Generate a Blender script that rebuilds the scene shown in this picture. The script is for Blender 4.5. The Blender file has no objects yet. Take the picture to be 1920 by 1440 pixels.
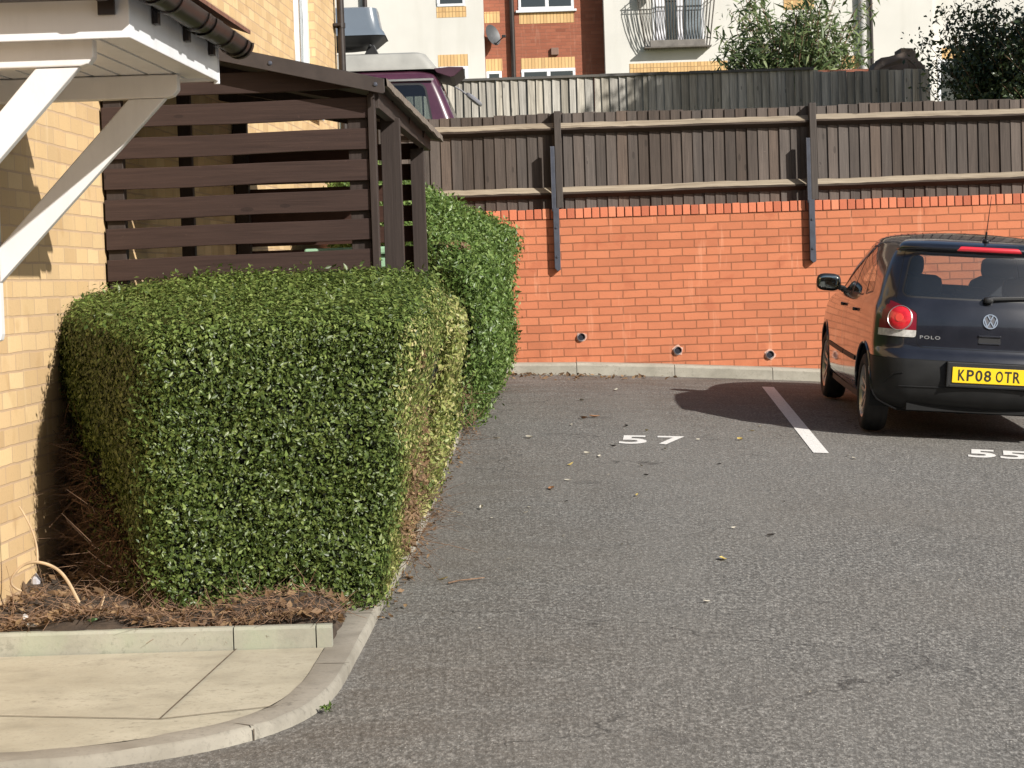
import bpy, bmesh, math, random
import numpy as np
from mathutils import Vector, Matrix
random.seed(7); RNG = np.random.default_rng(11)
R_ = math.radians
SC = bpy.context.scene
COL = SC.collection

# ------------------------------------------------------------------ camera
CAM = np.array([0.0, 0.0, 1.737]); FPX = 4200.0
PITCH = R_(2.54); ROLL = R_(1.9)
_f = np.array([0, math.cos(PITCH), -math.sin(PITCH)]); _r0 = np.array([1.0, 0, 0]); _u0 = np.cross(_r0, _f)
_R = math.cos(ROLL) * _r0 - math.sin(ROLL) * _u0
_U = math.cos(ROLL) * _u0 + math.sin(ROLL) * _r0
cd = bpy.data.cameras.new('camera'); cam = bpy.data.objects.new('camera', cd); COL.objects.link(cam)
cd.sensor_fit = 'HORIZONTAL'; cd.sensor_width = 36.0; cd.lens = 36.0 * FPX / 1920.0
cd.clip_start = 0.1; cd.clip_end = 2000
M = Matrix(((_R[0], _U[0], -_f[0], CAM[0]), (_R[1], _U[1], -_f[1], CAM[1]), (_R[2], _U[2], -_f[2], CAM[2]), (0, 0, 0, 1)))
cam.matrix_world = M
SC.camera = cam

# ------------------------------------------------------------------ sky, sun, exposure
SUN = Vector((0.628, -0.590, 0.507)).normalized()
w = bpy.data.worlds.new('World'); SC.world = w; w.use_nodes = True
nt = w.node_tree; bg = nt.nodes['Background']
sky = nt.nodes.new('ShaderNodeTexSky'); sky.sky_type = 'NISHITA'; sky.sun_disc = False
sky.sun_elevation = math.asin(SUN.z); sky.sun_rotation = math.atan2(SUN.x, SUN.y)
sky.air_density = 1.0; sky.dust_density = 1.5; sky.ozone_density = 1.0
nt.links.new(sky.outputs['Color'], bg.inputs['Color']); bg.inputs['Strength'].default_value = 0.070
sl = bpy.data.lights.new('sun', 'SUN'); sl.energy = 5.0; sl.angle = R_(0.53); sl.color = (1.0, 0.965, 0.90)
so = bpy.data.objects.new('sun', sl); COL.objects.link(so); so.location = (12, -10, 14)
so.rotation_euler = SUN.to_track_quat('Z', 'Y').to_euler()
SC.view_settings.view_transform = 'Standard'; SC.view_settings.look = 'None'
SC.view_settings.exposure = 0.42; SC.view_settings.gamma = 1.0; SC.view_settings.use_curve_mapping = False
SC.render.engine = 'CYCLES'
SC.cycles.max_bounces = 8; SC.cycles.transparent_max_bounces = 12

# ------------------------------------------------------------------ layout helpers (surveyed points of the place)
def ray(x, y): return _f + _R * (x - 960) / FPX - _U * (y - 720) / FPX
def at(x, y, Y):
    d = ray(x, y); return CAM + d * (Y / d[1])
def cross_fall(X):
    X = np.asarray(X, float)
    a = -.04 * X - .006 * X * X
    b = -.04 * 5 - .006 * 25 - .10 * (np.clip(X, 5, 12) - 5)
    return np.where(X < 0, 0.0, np.where(X > 5, b, a))
def G(X, Y): return -.09 + .0488 * np.asarray(Y, float) + cross_fall(X)
def on_ground(x, y, dz=0.0):
    d = ray(x, y); t = 5.0
    for i in range(40):
        p = CAM + d * t; h = p[2] - float(G(p[0], p[1])) - dz
        q = CAM + d * (t + 1e-3); h2 = q[2] - float(G(q[0], q[1])) - dz
        t -= h / ((h2 - h) / 1e-3)
    return CAM + d * t

# ------------------------------------------------------------------ objects
def tag(o, label=None, cat=None, group=None, kind=None):
    if label: o['label'] = label
    if cat: o['category'] = cat
    if group: o['group'] = group
    if kind: o['kind'] = kind
    return o
def empty(name, loc, label=None, cat=None, group=None, rot=None):
    o = bpy.data.objects.new(name, None); COL.objects.link(o); o.location = loc
    o.empty_display_size = .1
    if rot is not None: o.rotation_euler = rot
    return tag(o, label, cat, group)
def link_mesh(name, me, parent=None):
    o = bpy.data.objects.new(name, me); COL.objects.link(o)
    if parent is not None: o.parent = parent
    return o
def root_loc(p):
    v = Vector((0, 0, 0))
    while p is not None: v += p.location; p = p.parent
    return v

class MB:
    def __init__(s): s.v = []; s.f = []; s.mi = []
    def add(s, vs, fs, mi=0):
        n = len(s.v); s.v.extend([tuple(map(float, p)) for p in vs])
        for f in fs: s.f.append(tuple(i + n for i in f)); s.mi.append(mi)
        return s
    def box(s, x0, x1, y0, y1, z0, z1, mi=0):
        return s.hexa([(x0, y0, z0), (x1, y0, z0), (x1, y1, z0), (x0, y1, z0)], [(x0, y0, z1), (x1, y0, z1), (x1, y1, z1), (x0, y1, z1)], mi)
    def hexa(s, b, t, mi=0):
        return s.add(list(b) + list(t), [(3, 2, 1, 0), (4, 5, 6, 7), (0, 1, 5, 4), (1, 2, 6, 5), (2, 3, 7, 6), (3, 0, 4, 7)], mi)
    def bar(s, a, b, wx, wz, up=(0, 0, 1), mi=0):
        a = Vector(a); b = Vector(b); d = (b - a).normalized(); u = Vector(up); sd = d.cross(u).normalized(); u = sd.cross(d).normalized()
        sd = sd * wx / 2; u = u * wz / 2
        return s.hexa([a - sd - u, a + sd - u, a + sd + u, a - sd + u], [b - sd - u, b + sd - u, b + sd + u, b - sd + u], mi)
    def prism(s, poly, fn, a, b, mi=0):
        """poly: 2-d outline; fn(u,v,w)->xyz; extruded from w=a to w=b"""
        n = len(poly)
        vs = [fn(u, v, a) for u, v in poly] + [fn(u, v, b) for u, v in poly]
        fs = [tuple(range(n))[::-1], tuple(range(n, 2 * n))] + [(i, (i + 1) % n, n + (i + 1) % n, n + i) for i in range(n)]
        return s.add(vs, fs, mi)
    def tube(s, pts, rad, n=8, caps=True, mi=0):
        pts = [Vector(p) for p in pts]; m = len(pts)
        if not hasattr(rad, '__len__'): rad = [rad] * m
        vs = []; ref = Vector((0.13, 0.21, 0.97))
        for i, p in enumerate(pts):
            d = (pts[min(i + 1, m - 1)] - pts[max(i - 1, 0)]).normalized()
            a = d.cross(ref)
            if a.length < 1e-3: a = d.cross(Vector((1, 0, 0)))
            a.normalize(); b = d.cross(a)
            for k in range(n):
                t = 2 * math.pi * k / n; vs.append(p + (a * math.cos(t) + b * math.sin(t)) * rad[i])
        fs = []
        for i in range(m - 1):
            for k in range(n):
                k2 = (k + 1) % n; fs.append((i * n + k, i * n + k2, (i + 1) * n + k2, (i + 1) * n + k))
        if caps: fs.append(tuple(range(n))[::-1]); fs.append(tuple(range((m - 1) * n, m * n)))
        return s.add(vs, fs, mi)
    def lathe(s, prof, fn, n=32, mi=0, closed=False):
        """prof: list of (r, h); fn(cos*r, sin*r, h)->xyz"""
        m = len(prof); vs = []
        for r, h in prof:
            for k in range(n):
                t = 2 * math.pi * k / n; vs.append(fn(r * math.cos(t), r * math.sin(t), h))
        fs = []
        for i in range(m - 1 + (1 if closed else 0)):
            j = (i + 1) % m
            for k in range(n):
                k2 = (k + 1) % n; fs.append((i * n + k, i * n + k2, j * n + k2, j * n + k))
        return s.add(vs, fs, mi)
    def superell(s, c, r, k=4, n=16, mi=0, rot=None):
        vs = []; fs = []
        for i in range(n + 1):
            ph = -math.pi / 2 + math.pi * i / n
            for j in range(2 * n):
                th = math.pi * j / n
                d = np.array([math.cos(ph) * math.cos(th), math.cos(ph) * math.sin(th), math.sin(ph)])
                d = d / (np.sum(np.abs(d) ** k) ** (1.0 / k)); p = Vector(d * np.array(r))
                if rot is not None: p = rot @ p
                vs.append(Vector(c) + p)
        for i in range(n):
            for j in range(2 * n):
                j2 = (j + 1) % (2 * n); fs.append((i * 2 * n + j, i * 2 * n + j2, (i + 1) * 2 * n + j2, (i + 1) * 2 * n + j))
        return s.add(vs, fs, mi)
    def build(s, name, mats, parent=None, smooth=False, local=False, bevel=0.0, fix=True, angle=40):
        me = bpy.data.meshes.new(name)
        vs = s.v
        if parent is not None and not local:
            L = root_loc(parent); vs = [(x - L.x, y - L.y, z - L.z) for x, y, z in vs]
        me.from_pydata(vs, [], s.f)
        for m in (mats if isinstance(mats, (list, tuple)) else [mats]): me.materials.append(m)
        me.polygons.foreach_set('material_index', s.mi)
        if fix:
            bm = bmesh.new(); bm.from_mesh(me); bmesh.ops.remove_doubles(bm, verts=bm.verts, dist=1e-6)
            bmesh.ops.recalc_face_normals(bm, faces=bm.faces); bm.to_mesh(me); bm.free()
        if smooth:
            me.polygons.foreach_set('use_smooth', [True] * len(me.polygons))
            try: me.set_sharp_from_angle(angle=R_(angle))
            except Exception: pass
        me.update()
        o = link_mesh(name, me, parent)
        if bevel:
            b = o.modifiers.new('bevel', 'BEVEL'); b.width = bevel; b.segments = 2; b.limit_method = 'ANGLE'; b.angle_limit = R_(40)
        return o

def fast_mesh(name, verts, quads, mat, parent=None, smooth=False):
    """verts (n,3), quads (m,4) numpy"""
    me = bpy.data.meshes.new(name); verts = np.asarray(verts, np.float32); quads = np.asarray(quads, np.int32)
    if parent is not None:
        L = root_loc(parent); verts = verts - np.array(L, np.float32)
    k = quads.shape[1]
    me.vertices.add(len(verts)); me.vertices.foreach_set('co', verts.ravel())
    me.loops.add(quads.size); me.loops.foreach_set('vertex_index', quads.ravel())
    me.polygons.add(len(quads)); me.polygons.foreach_set('loop_start', np.arange(0, quads.size, k, dtype=np.int32))
    try: me.polygons.foreach_set('loop_total', np.full(len(quads), k, np.int32))
    except Exception: pass
    me.materials.append(mat); me.update(calc_edges=True); me.validate()
    if smooth: me.polygons.foreach_set('use_smooth', [True] * len(me.polygons))
    return link_mesh(name, me, parent)

# ------------------------------------------------------------------ materials
class NT:
    def __init__(s, name):
        s.m = bpy.data.materials.new(name); s.m.use_nodes = True; s.t = s.m.node_tree
        s.b = s.t.nodes['Principled BSDF']; s.out = s.t.nodes['Material Output']
    def n(s, ty, **kw):
        nd = s.t.nodes.new(ty)
        for k, v in kw.items():
            if k in nd.inputs: nd.inputs[k].default_value = v
            else: setattr(nd, k, v)
        return nd
    def l(s, a, b): s.t.links.new(a, b)
    def noise(s, vec, scale, detail=4, rough=.55, dist=0.0):
        nd = s.n('ShaderNodeTexNoise'); nd.inputs['Scale'].default_value = scale; nd.inputs['Detail'].default_value = detail
        nd.inputs['Roughness'].default_value = rough; nd.inputs['Distortion'].default_value = dist
        if vec is not None: s.l(vec, nd.inputs['Vector'])
        return nd.outputs['Fac']
    def ramp(s, fac, stops):
        r = s.n('ShaderNodeValToRGB'); e = r.color_ramp.elements
        while len(e) < len(stops): e.new(.5)
        for i, (p, c) in enumerate(stops):
            e[i].position = p; e[i].color = (*c, 1) if len(c) == 3 else c
        s.l(fac, r.inputs['Fac']); return r.outputs['Color']
    def mix(s, fac, a, b, mode='MIX'):
        m = s.n('ShaderNodeMix', data_type='RGBA', blend_type=mode)
        for sock, val in ((m.inputs[0], fac), (m.inputs[6], a), (m.inputs[7], b)):
            if hasattr(val, 'is_linked') or hasattr(val, 'links'): s.l(val, sock)
            elif isinstance(val, (tuple, list)): sock.default_value = (*val, 1) if len(val) == 3 else val
            else: sock.default_value = val
        return m.outputs[2]
    def math(s, op, a, b=0.0, c=None):
        m = s.n('ShaderNodeMath', operation=op)
        for i, v in enumerate((a, b) if c is None else (a, b, c)):
            if hasattr(v, 'links'): s.l(v, m.inputs[i])
            else: m.inputs[i].default_value = v
        return m.outputs[0]
    def bump(s, h, strength=.3, dist=.01):
        b = s.n('ShaderNodeBump'); b.inputs['Strength'].default_value = strength; b.inputs['Distance'].default_value = dist
        s.l(h, b.inputs['Height']); s.l(b.outputs['Normal'], s.b.inputs['Normal']); return b
    def pos(s): return s.n('ShaderNodeNewGeometry').outputs['Position']
    def obj(s): return s.n('ShaderNodeTexCoord').outputs['Object']
    def scale(s, vec, sx, sy, sz):
        m = s.n('ShaderNodeMapping'); m.inputs['Scale'].default_value = (sx, sy, sz); s.l(vec, m.inputs['Vector']); return m.outputs['Vector']

def plain(name, col, rough=.5, metal=0.0, coat=0.0, var=.12, vscale=6.0, bump=0.0, bscale=200.0, spec=.5, space='obj', dirt=0.0):
    t = NT(name); v = t.obj() if space == 'obj' else t.pos()
    f = t.noise(v, vscale, 5)
    a = tuple(max(0, c * (1 - var)) for c in col); b = tuple(min(1, c * (1 + var)) for c in col)
    t.l(t.ramp(f, [(.3, a), (.7, b)]), t.b.inputs['Base Color'])
    t.b.inputs['Roughness'].default_value = rough; t.b.inputs['Metallic'].default_value = metal
    t.b.inputs['Coat Weight'].default_value = coat; t.b.inputs['Coat Roughness'].default_value = .03
    t.b.inputs['Specular IOR Level'].default_value = spec
    if dirt:
        d1 = t.noise(t.scale(v, 9, 9, 1.6), 1.0, 5, .65)
        m0 = t.b.inputs['Base Color'].links[0].from_socket
        t.l(t.mix(t.math('MULTIPLY', t.ramp(d1, [(.50, (0, 0, 0)), (.78, (1, 1, 1))]), dirt), m0, tuple(c * .52 for c in col)), t.b.inputs['Base Color'])
    if bump: t.bump(t.noise(v, bscale, 3), bump, .004)
    return t.m

def wall_uv(t):
    """horizontal coordinate along the wall and height, chosen by the wall's facing"""
    g = t.n('ShaderNodeNewGeometry'); sp = t.n('ShaderNodeSeparateXYZ'); t.l(g.outputs['Position'], sp.inputs[0])
    sn = t.n('ShaderNodeSeparateXYZ'); t.l(g.outputs['True Normal'], sn.inputs[0])
    ax = t.math('ABSOLUTE', sn.outputs[0]); ay = t.math('ABSOLUTE', sn.outputs[1])
    k = t.math('GREATER_THAN', ax, ay)
    u = t.math('ADD', t.math('MULTIPLY', sp.outputs[1], k), t.math('MULTIPLY', sp.outputs[0], t.math('SUBTRACT', 1.0, k)))
    c = t.n('ShaderNodeCombineXYZ'); t.l(u, c.inputs[0]); t.l(sp.outputs[2], c.inputs[1])
    return c.outputs[0], g.outputs['Position']

def brick(name, c1, c2, mortar, dark=None, stain=None, w_=.225, h_=.075, m_=.009, off=.5, z0=0.0, bumpk=.6, blotch=.25, rough=.85, shift=0.0, streak=0.0, damp=0.0, tones=.5):
    t = NT(name); uv, pos = wall_uv(t)
    mp = t.n('ShaderNodeMapping'); mp.inputs['Location'].default_value = (shift, z0, 0); t.l(uv, mp.inputs['Vector'])
    # slightly wandering joints
    wob = t.noise(pos, 9.0, 2); wv = t.n('ShaderNodeVectorMath', operation='MULTIPLY_ADD')
    cmb = t.n('ShaderNodeCombineXYZ'); t.l(t.math('SUBTRACT', wob, .5), cmb.inputs[0]); t.l(t.math('SUBTRACT', t.noise(pos, 7.0, 2), .5), cmb.inputs[1])
    t.l(cmb.outputs[0], wv.inputs[0]); wv.inputs[1].default_value = (.012, .010, 0); t.l(mp.outputs['Vector'], wv.inputs[2])
    b = t.n('ShaderNodeTexBrick'); t.l(wv.outputs[0], b.inputs['Vector'])
    b.offset = off; b.squash = 1.0
    b.inputs['Scale'].default_value = 1.0; b.inputs['Brick Width'].default_value = w_; b.inputs['Row Height'].default_value = h_
    b.inputs['Mortar Size'].default_value = m_ / 2; b.inputs['Mortar Smooth'].default_value = .25; b.inputs['Bias'].default_value = -.1
    b.inputs['Color1'].default_value = (*c1, 1); b.inputs['Color2'].default_value = (*c2, 1); b.inputs['Mortar'].default_value = (*mortar, 1)
    col = b.outputs['Color']
    # every brick its own tone
    sv_ = t.n('ShaderNodeSeparateXYZ'); t.l(wv.outputs[0], sv_.inputs[0])
    row = t.math('FLOOR', t.math('DIVIDE', sv_.outputs[1], h_)); odd = t.math('LESS_THAN', t.math('ABSOLUTE', t.math('MODULO', row, 2.0)), .5)
    cn = t.math('FLOOR', t.math('DIVIDE', t.math('ADD', sv_.outputs[0], t.math('MULTIPLY', odd, off * w_)), w_))
    cc = t.n('ShaderNodeCombineXYZ'); t.l(cn, cc.inputs[0]); t.l(row, cc.inputs[1]); wn = t.n('ShaderNodeTexWhiteNoise'); t.l(cc.outputs[0], wn.inputs['Vector'])
    tone = t.ramp(wn.outputs['Value'], [(0, (.62, .58, .58)), (.10, (.84, .80, .80)), (.5, (1, 1, 1)), (.86, (1.10, 1.08, 1.04)), (1, (1.12, 1.22, 1.26))])
    col = t.mix(t.math('MULTIPLY', t.math('SUBTRACT', 1.0, b.outputs['Fac']), tones), col, t.mix(1.0, col, tone, 'MULTIPLY'))
    f1 = t.noise(pos, 2.2, 4, .6); col = t.mix(blotch, col, t.ramp(f1, [(.35, tuple(x * .72 for x in c1)), (.65, tuple(min(1, x * 1.18) for x in c2))]))
    f2 = t.noise(pos, 55, 4, .7); col = t.mix(t.math('MULTIPLY', t.math('GREATER_THAN', f2, .62), .25), col, tuple(x * .55 for x in c1))
    if stain is not None:
        sv = t.scale(pos, 14, 14, 1.4); f3 = t.noise(sv, 1.0, 5, .6)
        col = t.mix(t.math('MULTIPLY', t.ramp(f3, [(.60, (0, 0, 0)), (.76, (1, 1, 1))]), .38 if not streak else streak), col, stain)
    if damp:
        dz = t.n('ShaderNodeMapRange'); sz = t.n('ShaderNodeSeparateXYZ'); t.l(pos, sz.inputs[0]); t.l(t.math('ADD', sz.outputs[2], t.math('MULTIPLY', sz.outputs[0], .055)), dz.inputs[0]); dz.inputs[1].default_value = damp + .42; dz.inputs[2].default_value = damp
        col = t.mix(t.math('MULTIPLY', dz.outputs[0], t.math('MULTIPLY', t.ramp(t.noise(t.scale(pos, 3, 3, 1.5), 1.5, 5, .65), [(.35, (0, 0, 0)), (.65, (1, 1, 1))]), .5)), col, tuple(x * .5 for x in c2))
    if dark is not None:
        v2 = t.noise(pos, 5.0, 2, .4); col = t.mix(t.math('MULTIPLY', t.ramp(v2, [(.62, (0, 0, 0)), (.70, (1, 1, 1))]), .35), col, dark)
    t.l(col, t.b.inputs['Base Color']); t.b.inputs['Roughness'].default_value = rough; t.b.inputs['Specular IOR Level'].default_value = .25
    h = t.math('ADD', t.math('MULTIPLY', t.math('SUBTRACT', 1.0, b.outputs['Fac']), 1.0), t.math('MULTIPLY', f2, .35))
    t.bump(h, bumpk, .008)
    return t.m

def wood(name, dark, light, axis='z', rough=.75, scale=1.0, var=.5, island=True, spec=.3):
    """grain runs along axis"""
    t = NT(name); p = t.pos()
    s = {'z': (60, 60, 2.5), 'x': (2.5, 60, 60), 'y': (60, 2.5, 60)}[axis]
    gr = t.noise(t.scale(p, *[k * scale for k in s]), 1.0, 6, .65, .6)
    bl = t.noise(p, 3.0, 3)
    col = t.ramp(gr, [(.28, dark), (.72, light)])
    mid = tuple((a + b) / 2 for a, b in zip(dark, light))
    ks = {'z': (9, 9, 3.2), 'x': (3.2, 9, 9), 'y': (9, 3.2, 9)}[axis]
    vo = t.n('ShaderNodeTexVoronoi'); vo.inputs['Scale'].default_value = 1.0; t.l(t.scale(p, *ks), vo.inputs['Vector'])
    kn = t.math('MULTIPLY', t.math('LESS_THAN', vo.outputs['Distance'], .11), t.math('GREATER_THAN', bl, .46))
    col = t.mix(t.math('MULTIPLY', kn, .7), col, tuple(c * .55 for c in dark))
    sc_ = t.noise(p, 34, 4, .7); col = t.mix(t.math('MULTIPLY', t.ramp(sc_, [(.66, (0, 0, 0)), (.74, (1, 1, 1))]), .35), col, tuple(min(1, c * 2.0) for c in light))
    col = t.mix(t.math('MULTIPLY', bl, .5), col, tuple(c * .7 for c in mid))
    if island:
        g = t.n('ShaderNodeNewGeometry'); r = g.outputs['Random Per Island']
        hs = t.n('ShaderNodeHueSaturation'); t.l(col, hs.inputs['Color'])
        t.l(t.math('ADD', t.math('MULTIPLY', r, var), 1 - var / 2), hs.inputs['Value'])
        t.l(t.math('ADD', t.math('MULTIPLY', t.math('FRACT', t.math('MULTIPLY', r, 37.0)), .5), .75), hs.inputs['Saturation'])
        col = hs.outputs['Color']
    t.l(col, t.b.inputs['Base Color']); t.b.inputs['Roughness'].default_value = rough; t.b.inputs['Specular IOR Level'].default_value = spec
    t.bump(gr, .35, .003)
    return t.m

def leafmat(name, stops, rough=.38, trans=.25, spec=.5):
    t = NT(name); g = t.n('ShaderNodeNewGeometry')
    r = g.outputs['Random Per Island']
    cl = t.noise(g.outputs['Position'], 5.0, 3)
    f = t.math('ADD', t.math('MULTIPLY', r, .7), t.math('MULTIPLY', cl, .3))
    col = t.ramp(f, stops)
    t.l(col, t.b.inputs['Base Color']); t.b.inputs['Roughness'].default_value = rough; t.b.inputs['Specular IOR Level'].default_value = spec
    tr = t.n('ShaderNodeBsdfTranslucent'); t.l(col, tr.inputs['Color'])
    mx = t.n('ShaderNodeMixShader'); mx.inputs[0].default_value = trans
    t.l(t.b.outputs[0], mx.inputs[1]); t.l(tr.outputs[0], mx.inputs[2]); t.l(mx.outputs[0], t.out.inputs['Surface'])
    return t.m

def glass(name, tint=(.7, .75, .73), rough=.0, base=.06, grime=.0):
    t = NT(name); t.t.nodes.remove(t.b)
    tr = t.n('ShaderNodeBsdfTransparent'); tr.inputs['Color'].default_value = (*tint, 1)
    gl = t.n('ShaderNodeBsdfGlossy'); gl.inputs['Roughness'].default_value = rough
    fr = t.n('ShaderNodeFresnel'); t.l(t.math('MULTIPLY_ADD', t.n('ShaderNodeNewGeometry').outputs['Backfacing'], 1 / 1.52 - 1.52, 1.52), fr.inputs['IOR'])
    mx = t.n('ShaderNodeMixShader'); t.l(t.math('MINIMUM', t.math('ADD', fr.outputs[0], base), 1.0), mx.inputs[0])
    t.l(tr.outputs[0], mx.inputs[1]); t.l(gl.outputs[0], mx.inputs[2])
    if grime:
        df = t.n('ShaderNodeBsdfDiffuse'); df.inputs['Color'].default_value = (.35, .38, .36, 1)
        m2 = t.n('ShaderNodeMixShader'); m2.inputs[0].default_value = grime
        t.l(mx.outputs[0], m2.inputs[1]); t.l(df.outputs[0], m2.inputs[2]); t.l(m2.outputs[0], t.out.inputs['Surface'])
    else: t.l(mx.outputs[0], t.out.inputs['Surface'])
    return t.m

# ------------------------------------------------------------------ shared materials
BUFF = brick('buff_brick', (.65, .465, .255), (.50, .34, .175), (.44, .305, .20), stain=(.72, .58, .37), dark=(.40, .245, .11), w_=.225, h_=.0765, m_=.011, shift=.05, z0=.012, bumpk=.5)
ORANGE = brick('orange_brick', (.535, .190, .096), (.485, .165, .083), (.20, .082, .042), stain=(.78, .42, .27), dark=(.36, .10, .05), w_=.225, h_=.075, m_=.0115, z0=-.0, shift=.07, bumpk=.9, blotch=.30, damp=.92)
REDB = brick('red_brick', (.34, .120, .072), (.27, .092, .055), (.24, .12, .08), stain=(.5, .3, .22), w_=.225, h_=.075, m_=.011)
def coping_mat():
    t = NT('orange_coping_brick'); g = t.n('ShaderNodeNewGeometry'); r = g.outputs['Random Per Island']
    col = t.ramp(r, [(0, (.40, .11, .055)), (.3, (.56, .165, .082)), (.8, (.63, .205, .105)), (1, (.68, .26, .14))])
    f2 = t.noise(g.outputs['Position'], 60, 4, .7); col = t.mix(t.math('MULTIPLY', f2, .35), col, (.36, .10, .05))
    t.l(col, t.b.inputs['Base Color']); t.b.inputs['Roughness'].default_value = .85; t.bump(f2, .4, .005); return t.m
COPE = coping_mat()
SOLDIER = brick('buff_soldier_brick', (.66, .44, .21), (.56, .36, .165), (.28, .17, .085), w_=.075, h_=.46, m_=.014, off=0, blotch=.15)
def render_mat():
    t = NT('cream_render'); p = t.pos(); a = t.noise(p, .6, 4); b = t.noise(t.scale(p, 3, 3, .35), 1.0, 4)
    col = t.ramp(a, [(.3, (.56, .545, .505)), (.7, (.66, .64, .595))]); col = t.mix(t.math('MULTIPLY', t.ramp(b, [(.5, (0, 0, 0)), (.75, (1, 1, 1))]), .3), col, (.44, .42, .37))
    t.l(col, t.b.inputs['Base Color']); t.b.inputs['Roughness'].default_value = .9; t.bump(t.noise(p, 120, 3), .25, .004); return t.m
RENDER = render_mat()
FENCE = wood('brown_fence_wood', (.044, .034, .028), (.116, .091, .076), 'z', var=.7)
RAILT = wood('bleached_rail_wood', (.15, .115, .08), (.42, .355, .27), 'x', var=.3, scale=.7)
RAILD = wood('dark_rail_wood', (.035, .024, .018), (.07, .05, .038), 'x', var=.3)
GREYW = wood('weathered_grey_wood', (.15, .137, .118), (.54, .50, .43), 'z', var=.6, scale=.7)
SLAT = wood('brown_stained_slat', (.026, .0098, .0062), (.058, .0258, .0168), 'x', var=.35, rough=.6)
SLATV = wood('brown_stained_post', (.026, .015, .011), (.056, .036, .028), 'z', var=.35, rough=.6)
SLATY = wood('brown_stained_beam', (.032, .019, .014), (.075, .05, .037), 'y', var=.35, rough=.65)
WHITE = plain('white_upvc', (.70, .71, .73), rough=.30, var=.03, dirt=.22)
WPAINT = plain('white_painted_wood', (.70, .69, .68), rough=.42, var=.04, bump=.08, bscale=60, dirt=.25)
GUTTER = plain('brown_gutter_plastic', (.024, .017, .015), rough=.42, var=.3, vscale=14)
TILE = plain('brown_roof_tile', (.16, .07, .045), rough=.8, var=.3, vscale=20)
DARKMET = plain('dark_roof_trim', (.045, .035, .031), rough=.45, var=.25, vscale=9)
STEEL = plain('painted_steel', (.055, .060, .078), rough=.42, var=.2, vscale=12, metal=.0)
BLACK = plain('black_plastic', (.014, .014, .015), rough=.5, var=.2)
def asphalt_mat():
    t = NT('asphalt'); p = t.pos()
    big = t.noise(p, .45, 4); mid = t.noise(p, 2.6, 5, .65); ps = t.scale(p, 1, .5, 1); fine = t.noise(ps, 62, 5, .70); sp = t.noise(ps, 125, 2, .5)
    col = t.ramp(fine, [(.28, (.042, .040, .037)), (.50, (.138, .132, .122)), (.70, (.36, .345, .32))])
    col = t.mix(t.math('MULTIPLY', t.ramp(sp, [(.64, (0, 0, 0)), (.71, (1, 1, 1))]), .85), col, (.50, .48, .44))
    col = t.mix(t.math('MULTIPLY', t.ramp(sp, [(.26, (1, 1, 1)), (.34, (0, 0, 0))]), .7), col, (.022, .02, .02))
    col = t.mix(t.math('MULTIPLY', t.ramp(big, [(.40, (0, 0, 0)), (.7, (1, 1, 1))]), .35), col, (.175, .156, .132))
    col = t.mix(t.math('MULTIPLY', t.ramp(mid, [(.52, (0, 0, 0)), (.72, (1, 1, 1))]), .30), col, (.100, .094, .088))
    # leaf-mould dirt along the wall foot and the kerb side
    sx = t.n('ShaderNodeSeparateXYZ'); t.l(p, sx.inputs[0])
    dy = t.n('ShaderNodeMapRange'); t.l(sx.outputs[1], dy.inputs[0]); dy.inputs[1].default_value = 15.4; dy.inputs[2].default_value = 20.6
    dk = t.n('ShaderNodeMapRange'); t.l(sx.outputs[0], dk.inputs[0]); dk.inputs[1].default_value = 1.0; dk.inputs[2].default_value = -.55
    dd = t.math('MULTIPLY', t.math('MAXIMUM', dy.outputs[0], t.math('MULTIPLY', dk.outputs[0], .55)), t.ramp(t.noise(t.scale(p, 1.2, 3.2, 1), 1.6, 5, .65), [(.30, (0, 0, 0)), (.64, (1, 1, 1))]))
    col = t.mix(t.math('MULTIPLY', dd, .70), col, (.088, .066, .048))
    # worn wheel tracks, oil drips and hairline cracks
    tw = t.noise(t.scale(p, 1.6, .22, 1), 1.0, 3, .5); col = t.mix(t.math('MULTIPLY', t.ramp(tw, [(.45, (0, 0, 0)), (.62, (1, 1, 1))]), .22), col, (.205, .196, .18))
    oil = t.noise(p, 3.4, 3, .45); col = t.mix(t.math('MULTIPLY', t.ramp(oil, [(.66, (0, 0, 0)), (.76, (1, 1, 1))]), .32), col, (.050, .047, .044))
    vo = t.n('ShaderNodeTexVoronoi', feature='DISTANCE_TO_EDGE'); vo.inputs['Scale'].default_value = .42
    wp = t.n('ShaderNodeVectorMath', operation='MULTIPLY_ADD'); nz = t.n('ShaderNodeTexNoise'); nz.inputs['Scale'].default_value = 2.2; nz.inputs['Detail'].default_value = 5; t.l(p, nz.inputs['Vector']); t.l(nz.outputs['Color'], wp.inputs[0]); wp.inputs[1].default_value = (.9, .9, 0); t.l(p, wp.inputs[2]); t.l(wp.outputs[0], vo.inputs['Vector'])
    crk = t.math('MULTIPLY', t.math('LESS_THAN', vo.outputs['Distance'], .0022), t.math('GREATER_THAN', t.noise(p, .33, 2), .53)); col = t.mix(t.math('MULTIPLY', crk, .6), col, (.035, .032, .03))
    t.l(col, t.b.inputs['Base Color']); t.b.inputs['Roughness'].default_value = .8; t.b.inputs['Specular IOR Level'].default_value = .3
    t.bump(t.math('ADD', fine, t.math('MULTIPLY', sp, .6)), .75, .006); return t.m
ASPHALT = asphalt_mat()
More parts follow.
